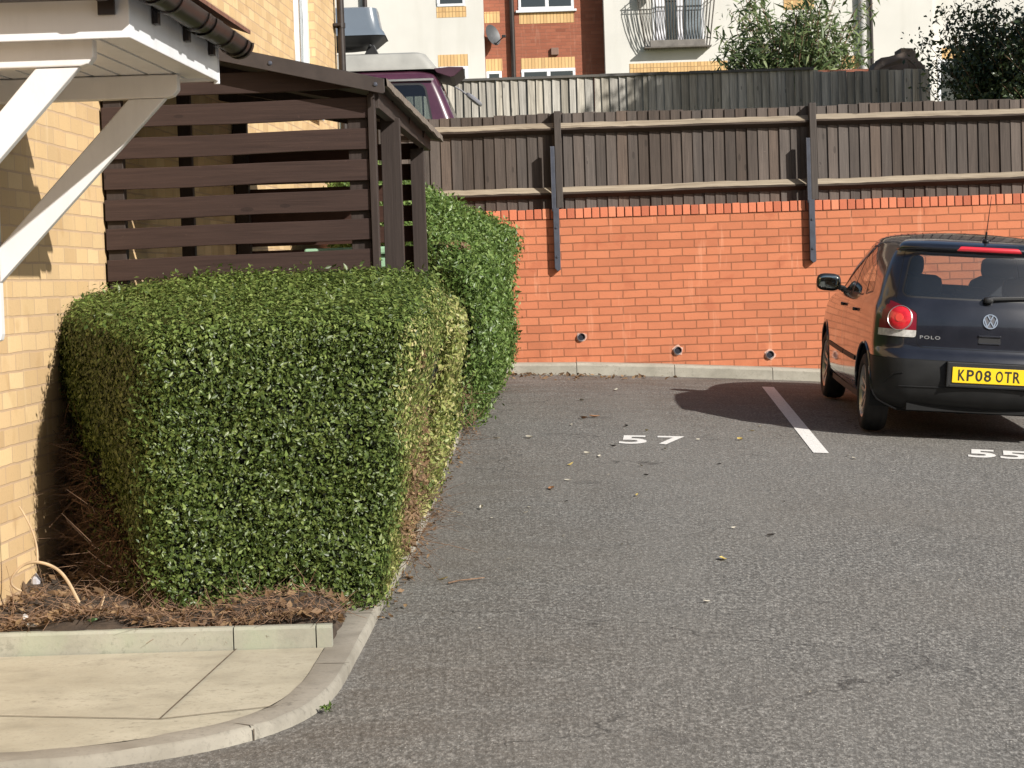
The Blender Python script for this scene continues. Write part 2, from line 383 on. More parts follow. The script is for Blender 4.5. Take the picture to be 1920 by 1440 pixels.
def concrete_mat(name, a, b, green=.0, fs=70, smooth=.85):
    t = NT(name); p = t.pos(); f = t.noise(p, 2.4, 5, .6); g = t.noise(p, fs, 3, .6); l = t.noise(t.scale(p, 2.6, 4.0, 4.0), 2.0, 5, .6)
    col = t.ramp(f, [(.3, a), (.7, b)]); col = t.mix(t.math('MULTIPLY', t.ramp(g, [(.55, (0, 0, 0)), (.75, (1, 1, 1))]), .35), col, tuple(c * .55 for c in a))
    col = t.mix(t.math('MULTIPLY', t.ramp(l, [(.48, (0, 0, 0)), (.74, (1, 1, 1))]), .42), col, tuple(c * .58 for c in a))
    fl = t.noise(t.scale(p, 26, 34, 26), 1.0, 4, .7); col = t.mix(t.math('MULTIPLY', t.math('MULTIPLY', t.ramp(fl, [(.56, (0, 0, 0)), (.68, (1, 1, 1))]), t.ramp(f, [(.40, (0, 0, 0)), (.60, (1, 1, 1))])), .5), col, tuple(c * .42 for c in a))
    if green: col = t.mix(t.math('MULTIPLY', t.ramp(t.noise(p, 5, 4), [(.45, (0, 0, 0)), (.7, (1, 1, 1))]), green), col, (.30, .34, .24))
    t.l(col, t.b.inputs['Base Color']); t.b.inputs['Roughness'].default_value = smooth; t.bump(g, .3, .003); return t.m
SLABM = concrete_mat('pavement_concrete', (.325, .293, .222), (.435, .40, .312))
EDGEM = concrete_mat('edging_concrete', (.27, .262, .212), (.37, .36, .295), green=.55)
KERBM = concrete_mat('kerb_concrete', (.175, .153, .122), (.27, .243, .20))
KERBF = concrete_mat('kerb_worn_face', (.205, .185, .148), (.315, .29, .24))
KERBW = concrete_mat('wall_kerb_concrete', (.27, .25, .20), (.40, .37, .31))
JOINT = plain('joint_dirt', (.11, .085, .06), rough=.95, var=.4, vscale=30, space='pos')
SOIL = plain('bed_soil', (.045, .031, .021), rough=.95, var=.5, vscale=18, space='pos', bump=.8, bscale=60)
GRASSY = plain('upper_turf', (.10, .11, .05), rough=.95, var=.4, vscale=3, space='pos', bump=.6, bscale=40)
def road_paint():
    t = NT('road_paint'); p = t.pos(); f = t.noise(p, 40, 5, .7); f2 = t.noise(p, 160, 2)
    col = t.ramp(f, [(.25, (.62, .59, .56)), (.6, (.80, .78, .75))]); col = t.mix(t.math('MULTIPLY', t.ramp(f2, [(.57, (0, 0, 0)), (.66, (1, 1, 1))]), .75), col, (.26, .25, .23))
    t.l(col, t.b.inputs['Base Color']); t.b.inputs['Roughness'].default_value = .7; t.bump(f2, .4, .003); return t.m
PAINTW = road_paint()

# ------------------------------------------------------------------ ground, upper level
def sheet(name, xs, ys, zf, mat, kind='structure'):
    X, Y = np.meshgrid(xs, ys); Z = zf(X, Y); n, m = X.shape
    idx = np.arange(n * m).reshape(n, m)
    q = np.stack([idx[:-1, :-1], idx[:-1, 1:], idx[1:, 1:], idx[1:, :-1]], -1).reshape(-1, 4)
    o = fast_mesh(name, np.stack([X, Y, Z], -1).reshape(-1, 3), q, mat, smooth=True); tag(o, kind=kind); return o
xs = np.unique(np.concatenate([np.linspace(-60, -6, 8), np.linspace(-6, 13, 150), np.linspace(13, 60, 8)]))
ys = np.unique(np.concatenate([np.linspace(-60, 0, 8), np.linspace(0, 20.95, 160)]))
sheet('car_park', xs, ys, G, ASPHALT)
sheet('upper_ground', np.linspace(-150, 150, 61), np.concatenate([[21.08, 23], np.linspace(26, 400, 60)]),
      lambda X, Y: 2.33 + .028 * np.clip(Y - 23, 0, 60) + 0 * X, GRASSY)

# pavement in front of the planting bed, with its curved dropped kerb
OUT = [(-.557, 10.018), (-.577, 9.668), (-.599, 9.012), (-.630, 8.414), (-.650, 7.95), (-.693, 7.66), (-.760, 7.464), (-.878, 7.288), (-1.089, 7.126), (-1.38, 6.99), (-1.75, 6.92), (-2.3, 6.88)]
OUTF = [(-.381, 15.401), (-.439, 13.521), (-.474, 11.768), (-.514, 10.709)] + OUT
def offset(poly, d):
    r = []
    for i, p in enumerate(poly):
        a = Vector(poly[max(i - 1, 0)]); b = Vector(poly[min(i + 1, len(poly) - 1)]); t = (b - a).normalized()
        r.append((p[0] + t.y * d, p[1] - t.x * d))
    return r
def resample(poly, step):
    P = [Vector(p) for p in poly]; out = [P[0]]; 
    for a, b in zip(P[:-1], P[1:]):
        n = max(1, int((b - a).length / step))
        for i in range(1, n + 1): out.append(a.lerp(b, i / n))
    for _ in range(6):
        out = [out[0]] + [(out[i - 1] + 2 * out[i] + out[i + 1]) / 4 for i in range(1, len(out) - 1)] + [out[-1]]
    return [tuple(p) for p in out]
kerb_out = resample([(-.30, 20.55), (-.36, 17.5)] + OUTF, .08)
b = MB()
rings = []
prof = [(0.0, -.05), (0.004, .030), (.018, .046), (.125, .048), (.135, -.05)]
for (d, h) in prof:
    rings.append([(x, y, float(G(x, y)) + h + (.0015 * math.sin(9 * x + 5 * y) + random.uniform(-.0025, .0025)) * (h > 0)) for x, y in offset(kerb_out, d)])
n = len(kerb_out)
vs = [p for rg in rings for p in rg]; fs = []
for k in range(len(rings) - 1):
    for i in range(n - 1): fs.append((k * n + i, k * n + i + 1, (k + 1) * n + i + 1, (k + 1) * n + i))
b.add(vs, fs); b.mi[:2 * (n - 1)] = [2] * (2 * (n - 1))
acc = 0
for i in range(1, n):
    acc += math.dist(kerb_out[i], kerb_out[i - 1])
    if acc > .9:
        acc = 0; t = Vector(kerb_out[i]) - Vector(kerb_out[i - 1]); t.normalize()
        p0 = Vector(kerb_out[i]); nrm = Vector((t.y, -t.x)); g = float(G(*p0))
        q = [p0 - nrm * .002, p0 + nrm * .126]
        for a_, c_, za, zb in ((q[0], q[1], .0505, .0505),):
            b.add([(*(a_ - t * .003), g + za), (*(a_ + t * .003), g + za), (*(c_ + t * .003), g + zb), (*(c_ - t * .003), g + zb)], [(0, 1, 2, 3)], 1)
        b.add([(*(q[0] - t * .003), g - .02), (*(q[0] + t * .003), g - .02), (*(q[0] + t * .003), g + .04), (*(q[0] - t * .003), g + .04)], [(0, 1, 2, 3)], 1)
tag(b.build('kerb', [KERBM, JOINT, KERBF], smooth=True, angle=50), kind='structure')

HD = (.05, 1.0)                                                     # run of the house side wall
def wallx(y): return -2.12 + .05 * (y - 8.58)
inner = offset(kerb_out, .1285)
inner = [p for p in inner if p[1] < 8.56]
pv = MB()
poly = [(wallx(8.555) + .0, 8.555)] + [(inner[0][0], 8.53)] + inner + [(-2.6, inner[-1][1]), (-2.6, 8.555)]
from mathutils.geometry import tessellate_polygon
def slab_z(x, y): return float(G(x, y)) + .046
tri = tessellate_polygon([[Vector((x, y, 0)) for x, y in poly]])
bm = bmesh.new(); bv = [bm.verts.new((x, y, 0)) for x, y in poly]
for t_ in tri:
    try: bm.faces.new([bv[i] for i in t_])
    except ValueError: pass
JL = [((-1.217, 7.453), (-1.09, 8.55)), ((-1.217, 7.453), (-.835, 7.585)), ((-1.217, 7.453), (-2.6, 7.75))]
bmesh.ops.subdivide_edges(bm, edges=bm.edges[:], cuts=6, use_grid_fill=True)
for v_ in bm.verts: v_.co.z = slab_z(v_.co.x, v_.co.y)
me = bpy.data.meshes.new('pavement'); bm.to_mesh(me); bm.free(); me.materials.append(SLABM); me.materials.append(JOINT)
pav = link_mesh('pavement', me); tag(pav, kind='structure')
jb = MB()
for (a_, c_) in JL:
    A = Vector(a_); C_ = Vector(c_); t = (C_ - A).normalized(); nn = Vector((t.y, -t.x)) * .0035
    m_ = 8; up = [A.lerp(C_, i / m_) for i in range(m_ + 1)]
    jb.add([(*(p + nn), slab_z(*p) + .004) for p in up] + [(*(p - nn), slab_z(*p) + .004) for p in up], [(i, i + 1, m_ + 2 + i, m_ + 1 + i) for i in range(m_)])
tag(jb.build('pavement_joints', JOINT), kind='structure')

# concrete edging along the front of the bed: two long units and a short end
def edging(x0, x1, label):
    e = MB(); s = 6
    f = []
    for i in range(s + 1):
        x = x0 + (x1 - x0) * i / s; y = 8.575 - .03 * (x + 2.1); g = slab_z(x, y)
        f.append([(x, y, g - .1), (x, y, g + .074), (x, y + .012, g + .085), (x, y + .05, g + .085), (x, y + .052, g - .1)])
    vs = [p for c in f for p in c]; fs = []
    for i in range(s):
        for k in range(5): fs.append((i * 5 + k, i * 5 + (k + 1) % 5, (i + 1) * 5 + (k + 1) % 5, (i + 1) * 5 + k))
    fs += [tuple(range(5)), tuple(range(s * 5, s * 5 + 5))[::-1]]
    e.add(vs, fs); o = e.build('garden_edging', EDGEM); tag(o, label, 'edging', 'concrete edging along the planting bed')
edging(-2.5, -1.103, 'long pale green-stained concrete edging at the house wall end of the bed')
edging(-1.098, -.785, 'middle length of pale concrete edging below the big hedge')
edging(-.780, -.722, 'short end stub of concrete edging next to the curved kerb')
# soil of the bed
def bed_z(x, y): return float(G(x, y)) + .135 + .02 * math.sin(7 * x + 3 * y) + .02 * math.sin(13 * y - 5 * x) - .06 * max(0, min(1, (x - (-.85)) / .25))
bx = np.linspace(0, 1, 30); by = np.concatenate([[8.565, 8.60], np.linspace(8.68, 20.6, 150)])
V = []
for y in by:
    x0 = wallx(y) - .05; ko = np.interp(y, [p[1] for p in OUTF[:8]][::-1], [p[0] for p in OUTF[:8]][::-1]) - .11
    for u in bx:
        x = x0 + (ko - x0) * u; V.append((x, y, bed_z(x, y) + random.uniform(-.012, .012) - (.06 if u > .99 else 0) - (.14 if y < 8.58 else .035 if y < 8.62 else .012 if y < 8.72 else 0)))
idx = np.arange(len(V)).reshape(len(by), len(bx))
q = np.stack([idx[:-1, :-1], idx[:-1, 1:], idx[1:, 1:], idx[1:, :-1]], -1).reshape(-1, 4)
tag(fast_mesh('planting_bed', np.array(V), q, SOIL, smooth=True), kind='structure')

# concrete kerb at the foot of the retaining wall
b = MB(); x = -1.2
while x < 9:
    x1 = x + .9; vs = []
    s0 = random.uniform(-.006, .006)
    pts = []
    for xx in (x + .003, x1 - .003):
        g = float(G(xx, 20.58)) + s0
        pts.append([(xx, 20.575, g - .1), (xx, 20.575, g + .085), (xx, 20.60, g + .108), (xx, 20.797, g + .112), (xx, 20.797, g - .1)])
    b.add(pts[0] + pts[1], [(k, (k + 1) % 5, 5 + (k + 1) % 5, 5 + k) for k in range(5)] + [(0, 1, 2, 3, 4), (9, 8, 7, 6, 5)])
    x = x1
tag(b.build('wall_kerb', KERBW), kind='structure')

# ------------------------------------------------------------------ retaining wall
rw = empty('retaining_wall', (3, 20.8, .6), 'orange brick retaining wall with upright brick coping behind the parking bays', 'wall')
b = MB(); b.box(-1.2, 9.5, 20.8, 21.12, -.3, 2.325); b.build('brickwork', ORANGE, rw)
b = MB(); x = -1.2
b.box(-1.2, 9.5, 20.806, 21.11, 2.3252, 2.418, 1)
while x < 9.5:
    j = lambda a: random.uniform(-a, a)
    y0 = 20.797 + j(.003); z0 = 2.331 + j(.0015); z1 = 2.423 + j(.004); dx = .0665 + j(.002)
    b.box(x + .004, x + .004 + dx, y0, 20.95, z0, z1)
    x += .0765
b.build('coping', [COPE, plain('coping_mortar', (.13, .055, .03), rough=.95, var=.3, vscale=30)], rw, bevel=.004)
PIPE = plain('grey_drain_plastic', (.30, .29, .31), rough=.5, var=.1)
PIPEIN = plain('pipe_inside', (.012, .012, .02), rough=.8, var=.1)
MORT = plain('pale_patch_mortar', (.56, .34, .26), rough=.95, var=.25, vscale=25)
for (px, pz, lab) in ((.658, 1.229, None), (1.55, 1.075, None), (2.405, 1.008, None)):
    b = MB()
    b.lathe([(.029, .0), (.036, 0.0), (.037, -.008), (.037, .03)], lambda u, v, h: (px + u, 20.785 + h, pz + v), 24)
    p_ = b.build('drain_pipe', PIPE, rw, smooth=True)
    b = MB(); b.lathe([(.0295, .001), (.0295, .012), (.0, .012)], lambda u, v, h: (px + u, 20.778 + h, pz + v), 24); b.build('bore', PIPEIN, p_)
    b = MB(); pts = [(px + (.047 + random.uniform(-.008, .014)) * math.cos(a), pz + (.045 + random.uniform(-.008, .012)) * math.sin(a)) for a in np.linspace(0, 2 * math.pi, 15)[:-1]]
    b.prism(pts, lambda u, v, h: (u, h, v), 20.796, 20.80); b.build('mortar_collar', MORT, rw)

# ------------------------------------------------------------------ close-boarded fence on the wall
fe = empty('timber_fence', (3, 20.9, 2.42), 'dark brown close-boarded timber fence on top of the orange brick wall', 'fence')
posts = [-1.16, .468, 2.832, 5.15, 7.45]
for a_, c_ in zip(posts[:-1], posts[1:]):
    b = MB(); x = a_ - .02
    while x < c_ + .03:
        wd = .113; t0 = random.uniform(-.003, .003); top = 3.305 + random.uniform(-.006, .006) + .008 * math.sin(x * 2.1); ln = random.uniform(-.0025, .0025)
        bt = 2.415 + random.uniform(-.006, .004)
        p0 = [(x, 20.900 + t0), (x + wd, 20.915 + t0), (x + wd, 20.924 + t0), (x, 20.924 + t0)]
        b.hexa([(u, v, bt) for u, v in p0], [(u + ln, v, top) for u, v in p0]); x += .1005 + random.uniform(-.003, .003)
    b.build('boards', FENCE, fe)
    for z in (3.165, 2.575):
        b = MB(); seg = []
        m_ = 24; tilt = random.uniform(-.008, .008)
        ring = lambda x, dz: [(x, 20.900, z + .050 + dz), (x, 20.894, z + .054 + dz + random.uniform(-.003, .003)), (x, 20.835 + random.uniform(-.003, .003), z + .004 + dz + random.uniform(-.003, .003)), (x, 20.835, z - .014 + dz), (x, 20.900, z - .050 + dz)]
        rg = [ring(a_ + .06 + (c_ - a_ - .062) * i / m_, tilt * (i / m_ - .5) * 2 + .002 * math.sin(i * .5 + a_)) for i in range(m_ + 1)]
        vs = [p for r in rg for p in r]
        top, low = [], []
        for i in range(m_):
            for k in range(5):
                f = (i * 5 + k, i * 5 + (k + 1) % 5, (i + 1) * 5 + (k + 1) % 5, (i + 1) * 5 + k)
                (top if k in (0, 1) else low).append(f)
        b.add(vs, top, 0); n0 = len(b.v) - len(vs)
        for f in low: b.f.append(tuple(i + n0 for i in f)); b.mi.append(1)
        for f in (tuple(range(5)), tuple(range(m_ * 5, m_ * 5 + 5))): b.f.append(tuple(i + n0 for i in f)); b.mi.append(1)
        b.build('rail', [RAILT, RAILD], fe)
for x in posts:
    b = MB(); b.box(x, x + .062, 20.80, 20.898, 2.43, 3.325); b.build('post', FENCE, fe, bevel=.004)
for x in posts[1:]:
    b = MB()
    b.box(x - .045, x - .005, 20.765, 20.795, 2.40, 3.00); b.box(x - .0449, x - .039, 20.74, 20.765, 2.40, 3.00)
    b.box(x - .036, x + .018, 20.735, 20.794, 1.875, 2.43)
    b.prism([(-.036, 1.875), (.018, 1.875), (.018, 1.86), (-.010, 1.845)], lambda u, v, h: (x + u, h, v), 20.735, 20.794)
    br = b.build('steel_brace', STEEL, fe, bevel=.003)
    for z in (1.98, 2.25):
        b = MB(); b.lathe([(.0, -.010), (.010, -.010), (.012, 0)], lambda u, v, h: (x - .009 + u, 20.735 + h, z + v), 6); b.build('bolt', STEEL, br)

# ------------------------------------------------------------------ markings
def on_g(name, pts_faces, lab, cat, group=None):
    b = MB()
    for pts, f in pts_faces: b.add([(x, y, float(G(x, y)) + .004) for x, y in pts], f)
    o = b.build(name, PAINTW); tag(o, lab, cat, group); return o
def bayline(x0, y0, x1, y1, wd, lab):
    m_ = 16; L = []
    for i in range(m_ + 1):
        u = i / m_; x = x0 + (x1 - x0) * u; y = y0 + (y1 - y0) * u
        L += [(x - wd / 2, y), (x + wd / 2, y)]
    on_g('bay_line', [(L, [(2 * i, 2 * i + 1, 2 * i + 3, 2 * i + 2) for i in range(m_)])], lab, 'bay line', 'white parking bay lines')
bayline(2.062, 15.02, 2.262, 19.80, .105, 'white painted bay line on the asphalt left of the black car, half in its shadow')
bayline(4.60, 15.02, 4.80, 19.80, .105, 'white painted bay line on the far side of the black car')

def text_faces(s, size=1.0, bold=0.0, spacing=1.0):
    cu = bpy.data.curves.new('t', 'FONT'); cu.body = s; cu.size = size; cu.offset = bold; cu.space_character = spacing; cu.resolution_u = 4; cu.fill_mode = 'FRONT'
    ob = bpy.data.objects.new('t', cu); COL.objects.link(ob)
    bpy.context.view_layer.update()
    me = bpy.data.meshes.new_from_object(ob.evaluated_get(bpy.context.evaluated_depsgraph_get()))
    vs = [tuple(v.co) for v in me.vertices]; fs = [tuple(p.vertices) for p in me.polygons]
    bpy.data.objects.remove(ob); bpy.data.curves.remove(cu); bpy.data.meshes.remove(me)
    xs_ = [v[0] for v in vs]; ys_ = [v[1] for v in vs]
    x0, x1, y0, y1 = min(xs_), max(xs_), min(ys_), max(ys_)
    return [((v[0] - x0) / (x1 - x0), (v[1] - y0) / (y1 - y0)) for v in vs], fs
def stencil(s, x0, x1, y0, y1, lab, gap=.07, skew=.04, bold=.022):
    parts = []; wd = (x1 - x0 - gap) / 2
    for i, ch in enumerate(s):
        uv, fs = text_faces(ch, 1, bold); xa = x0 + i * (wd + gap)
        parts.append(([(xa + u * wd + skew * v, y0 + v * (y1 - y0)) for u, v in uv], fs))
    on_g('bay_number', parts, lab, 'bay number', 'white stencilled bay numbers')
stencil('57', .715, 1.165, 15.28, 15.78, 'white painted number 57 on the asphalt of the empty bay')
stencil('55', 3.065, 3.475, 15.10, 15.58, 'white painted number 55 on the asphalt behind the black car', .03, .10, .03)

# ------------------------------------------------------------------ house on the left
def hw(u, v, d): return (wallx(u) + d, u, v)                       # u along the wall, v height, d out of the wall
ho = empty('brick_house', (wallx(12) - 1, 12, .5), 'buff brick house side wall with white window above the timber shelter', 'house')
b = MB()
def wblock(y0, y1, z0, z1): b.prism([(y0, z0), (y1, z0), (y1, z1), (y0, z1)], hw, 0, -.28)
wblock(4.6, 18.03, -.2, 5.6); wblock(18.03, 19.26, -.2, 3.25); wblock(18.03, 19.26, 4.75, 5.6); wblock(19.26, 20.74, -.2, 5.6)
b.box(-8, wallx(4.6) - .281, 4.6, 4.9, -.2, 5.6); b.box(-8, wallx(20.7) - .281, 20.44, 20.74, -.2, 5.6); b.box(-8.3, -8.001, 4.6, 20.74, -.2, 5.6)
b.build('wall', BUFF, ho)
b = MB(); pr = [(-8.6, 5.45), (-1.35, 5.45), (-1.35, 5.6), (-5.0, 8.0), (-8.6, 5.6)]
b.prism([(-8.6, 5.602), (-1.45, 5.602), (-1.45, 5.70), (-5.0, 7.9), (-8.6, 5.70)], lambda u, v, h: (u - .03 * (12 - h) * .5, h, v), 4.3, 21.0)
b.build('roof', TILE, ho)
b = MB()
for (y0, y1, z0, z1) in ((18.03, 18.10, 3.25, 4.75), (19.19, 19.26, 3.25, 4.75), (18.10, 19.19, 3.25, 3.32), (18.10, 19.19, 4.68, 4.75), (18.60, 18.68, 3.32, 4.68)):
    b.prism([(y0, z0), (y1, z0), (y1, z1), (y0, z1)], hw, -.05, -.11)
for (y0, y1) in ((18.10, 18.60), (18.68, 19.19)):
    for (a0, a1, c0, c1) in ((y0, y0 + .045, 3.32, 4.68), (y1 - .045, y1, 3.32, 4.68), (y0 + .045, y1 - .045, 3.32, 3.37), (y0 + .045, y1 - .045, 4.63, 4.68)):
        b.prism([(a0, c0), (a1, c0), (a1, c1), (a0, c1)], hw, -.06, -.10)
wi = b.build('window', WHITE, ho, bevel=.004)
WGL = glass('window_glass', (.8, .84, .84), base=.10)
b = MB(); b.prism([(18.14, 3.36), (19.15, 3.36), (19.15, 4.64), (18.14, 4.64)], hw, -.083, -.087); b.build('pane', WGL, wi)
b = MB(); pts = []
for i in range(60): pts.append((18.12 + 1.05 * i / 59, -.18 + .02 * math.sin(i * 1.3)))
b.add([(wallx(y) + d, y, 3.3) for y, d in pts] + [(wallx(y) + d, y, 4.7) for y, d in pts], [(i, i + 1, 61 + i, 60 + i) for i in range(59)])
b.build('curtain', plain('net_curtain', (.62, .63, .62), rough=.9, var=.08, vscale=12), wi, smooth=True)
b = MB(); b.prism([(17.98, 3.19), (19.31, 3.19), (19.31, 3.245), (17.98, 3.245)], hw, -.1, .05); b.build('sill', WHITE, wi, bevel=.006)
# downpipe at the far corner
dp = empty('downpipe', (wallx(20.6) + .06, 20.6, .8), 'brown downpipe on the far corner of the buff brick house', 'downpipe')
b = MB(); b.tube([(wallx(20.6) + .065, 20.6, .85), (wallx(20.6) + .065, 20.6, 5.5)], .034, 14); b.build('pipe', GUTTER, dp, smooth=True)
for z in (2.2, 4.13):
    b = MB(); b.tube([(wallx(20.6) + .065, 20.6, z), (wallx(20.6) + .065, 20.6, z + .045)], .041, 14); b.box(wallx(20.6) + .0, wallx(20.6) + .07, 20.50, 20.70, z + .012, z + .035); b.build('pipe_clip', GUTTER, dp)

# ------------------------------------------------------------------ door canopy
cx = lambda y: .05 * (y - 8.97)
ca = empty('door_canopy', (wallx(8.2), 8.2, 2.55), 'white door canopy with brown gutter and sloping brackets on the buff brick wall', 'canopy')
YF, YB = 7.37, 8.98
def sx(y): return -1.13 + cx(y)
b = MB()
b.hexa([(wallx(YF) - .01, YF, 2.585), (sx(YF), YF, 2.585), (sx(YF), YF + .02, 2.585), (wallx(YF) - .01, YF + .02, 2.585)], [(wallx(YF) - .01, YF, 2.745), (sx(YF), YF, 2.745), (sx(YF), YF + .02, 2.745), (wallx(YF) - .01, YF + .02, 2.745)])
b.build('front_fascia', WHITE, ca, bevel=.003)
b = MB(); b.hexa([(sx(YF) - .02, YF + .021, 2.585), (sx(YF), YF + .021, 2.585), (sx(YB), YB, 2.585), (sx(YB) - .02, YB, 2.585)], [(sx(YF) - .02, YF + .021, 2.745), (sx(YF), YF + .021, 2.745), (sx(YB), YB, 2.745), (sx(YB) - .02, YB, 2.745)])
b.hexa([(sx(YB) - .02, YB + .001, 2.575), (sx(YB) + .004, YB + .001, 2.575), (sx(YB) + .004, YB + .012, 2.575), (sx(YB) - .02, YB + .012, 2.575)], [(sx(YB) - .02, YB + .001, 2.75), (sx(YB) + .004, YB + .001, 2.75), (sx(YB) + .004, YB + .012, 2.75), (sx(YB) - .02, YB + .012, 2.75)])
b.build('side_fascia', WHITE, ca, bevel=.003)
b = MB(); b.hexa([(wallx(YB), YB - .02, 2.585), (sx(YB) - .021, YB - .02, 2.585), (sx(YB) - .021, YB, 2.585), (wallx(YB), YB, 2.585)], [(wallx(YB), YB - .02, 2.745), (sx(YB) - .021, YB - .02, 2.745), (sx(YB) - .021, YB, 2.745), (wallx(YB), YB, 2.745)]); b.build('rear_fascia', WHITE, ca)
# soffit boards running front to back, with v-joints
b = MB(); nb = 9; wF = (sx(YF) - .021 - wallx(YF)); wB = (sx(YB) - .021 - wallx(YB))
for i in range(nb):
    u0, u1 = i / nb, (i + 1) / nb; g = .007
    A = [(wallx(YF) + wF * u0 + g, YF + .021), (wallx(YF) + wF * u1 - g, YF + .021), (wallx(YB) + wB * u1 - g, YB - .021), (wallx(YB) + wB * u0 + g, YB - .021)]
    b.hexa([(x, y, 2.597) for x, y in A], [(x, y, 2.607) for x, y in A])
A = [(wallx(YF), YF + .021), (sx(YF) - .021, YF + .021), (sx(YB) - .021, YB - .021), (wallx(YB), YB - .021)]
b.hexa([(x, y, 2.609) for x, y in A], [(x, y, 2.62) for x, y in A]); b.build('soffit', WHITE, ca)
# tiles
b = MB(); rows = 7
zt = lambda u: 2.80 + .48 * u
for r in range(rows):
    u0 = r / rows - .06; u1 = (r + 1) / rows + .03
    for c in range(10):
        y0 = YF - .05 + (YB - YF + .12) * c / 10 + (.0 if r % 2 else .08); y1 = y0 + (YB - YF + .12) / 10 - .004
        X = lambda y, u: (sx(y) + .05) * (1 - u) + wallx(y) * u
        b.hexa([(X(y0, u0), y0, zt(u0) + .012), (X(y1, u0), y1, zt(u0) + .012), (X(y1, u1), y1, zt(u1) - .010), (X(y0, u1), y0, zt(u1) - .010)],
               [(X(y0, u0), y0, zt(u0) + .028), (X(y1, u0), y1, zt(u0) + .028), (X(y1, u1), y1, zt(u1) + .006), (X(y0, u1), y0, zt(u1) + .006)])
b.build('roof_tiles', TILE, ca)
# gutter: half-round along the side, a corner and a run along the front
def half_round(path, r=.056):
    m_ = MB(); n = 12; vs = []; P = [Vector(p) for p in path]
    for i, p in enumerate(P):
        if i == 0: d = P[1] - P[0]
        elif i == len(P) - 1: d = P[-1] - P[-2]
        else: d = (P[i] - P[i - 1]).normalized() + (P[i + 1] - P[i]).normalized()
        d.normalize(); sd = d.cross(Vector((0, 0, 1))).normalized(); k = 1.0
        if 0 < i < len(P) - 1: k = 1 / max(.5, (P[i] - P[i - 1]).normalized().dot(d))
        for rr in (r, r - .004):
            for j in range(n + 1):
                t = math.pi * j / n + (math.pi if True else 0); vs.append(p + sd * (math.cos(t) * rr * k) + Vector((0, 0, math.sin(t) * rr)))
    s_ = 2 * (n + 1); fs = []
    for i in range(len(P) - 1):
        for j in range(n):
            fs.append((i * s_ + j, i * s_ + j + 1, (i + 1) * s_ + j + 1, (i + 1) * s_ + j))
            o_ = n + 1; fs.append((i * s_ + o_ + j + 1, i * s_ + o_ + j, (i + 1) * s_ + o_ + j, (i + 1) * s_ + o_ + j + 1))
        for (p0, p1) in ((0, n + 1), (n, 2 * n + 1)): fs.append((i * s_ + p0, i * s_ + p1, (i + 1) * s_ + p1, (i + 1) * s_ + p0))
    m_.add(vs, fs); return m_
gx = lambda y: sx(y) + .072
path = [(wallx(7.29), 7.285, 2.757), (gx(7.29), 7.285, 2.755), (gx(YB + .08), YB + .08, 2.742)]
gt = half_round(path).build('gutter', GUTTER, ca, smooth=True)
def collar(y, wd, r=.0615):
    m_ = half_round([(gx(y), y, 2.753 - (y - 7.29) * .008), (gx(y + wd), y + wd, 2.753 - (y - 7.29) * .008)], r); m_.build('gutter_joint', GUTTER, gt, smooth=True)
for y, wd in ((7.36, .05), (7.62, .035), (8.10, .03), (8.25, .12), (8.62, .03), (8.93, .05), (9.03, .035)): collar(y, wd)
m_ = MB(); m_.prism([(.062 * math.cos(t), .062 * math.sin(t)) for t in np.linspace(math.pi, 2 * math.pi, 14)], lambda u, v, h: (gx(9.06) + u, h, 2.742 + v), 9.065, 9.072); m_.build('stop_end', GUTTER, gt)
for y in (7.75, 8.30, 8.80):
    m_ = MB(); m_.box(sx(y) + .001, sx(y) + .02, y - .03, y + .03, 2.67, 2.78); m_.build('gutter_bracket', GUTTER, gt)
for x in (-1.30, -1.86):
    m_ = half_round([(x, 7.285, 2.757), (x + .035, 7.285, 2.757)], .0615); m_.box(x - .01, x + .045, 7.35, 7.369, 2.66, 2.78); m_.build('gutter_bracket', GUTTER, gt)
# gallows brackets
def gallows(y, endx):
    m_ = MB(); w_ = .07; wx = wallx(y); f = lambda u, v, h: (u, h, v)
    m_.prism([(wx, 2.505), (endx - .045, 2.505), (endx - .02, 2.512), (endx, 2.535), (endx, 2.594), (wx, 2.594)], f, y, y + w_)
    m_.prism([(wx, 1.575), (wx + .06, 1.56), (wx + .128, 1.585), (wx + .134, 1.61), (wx + .134, 2.504), (wx, 2.504)], f, y + .002, y + w_ - .002)
    a = Vector((wx + .121, 1.80)); c = Vector((endx - .05, 2.504))
    m_.prism([(wx + .135, 1.81), (wx + .135, 1.945), (c.x - .145, 2.504), (c.x, 2.504)], f, y + .008, y + w_ - .008)
    o = m_.build('bracket', WPAINT, ca, bevel=.005); return o
gallows(7.44, -1.345); gallows(8.72, -1.255)

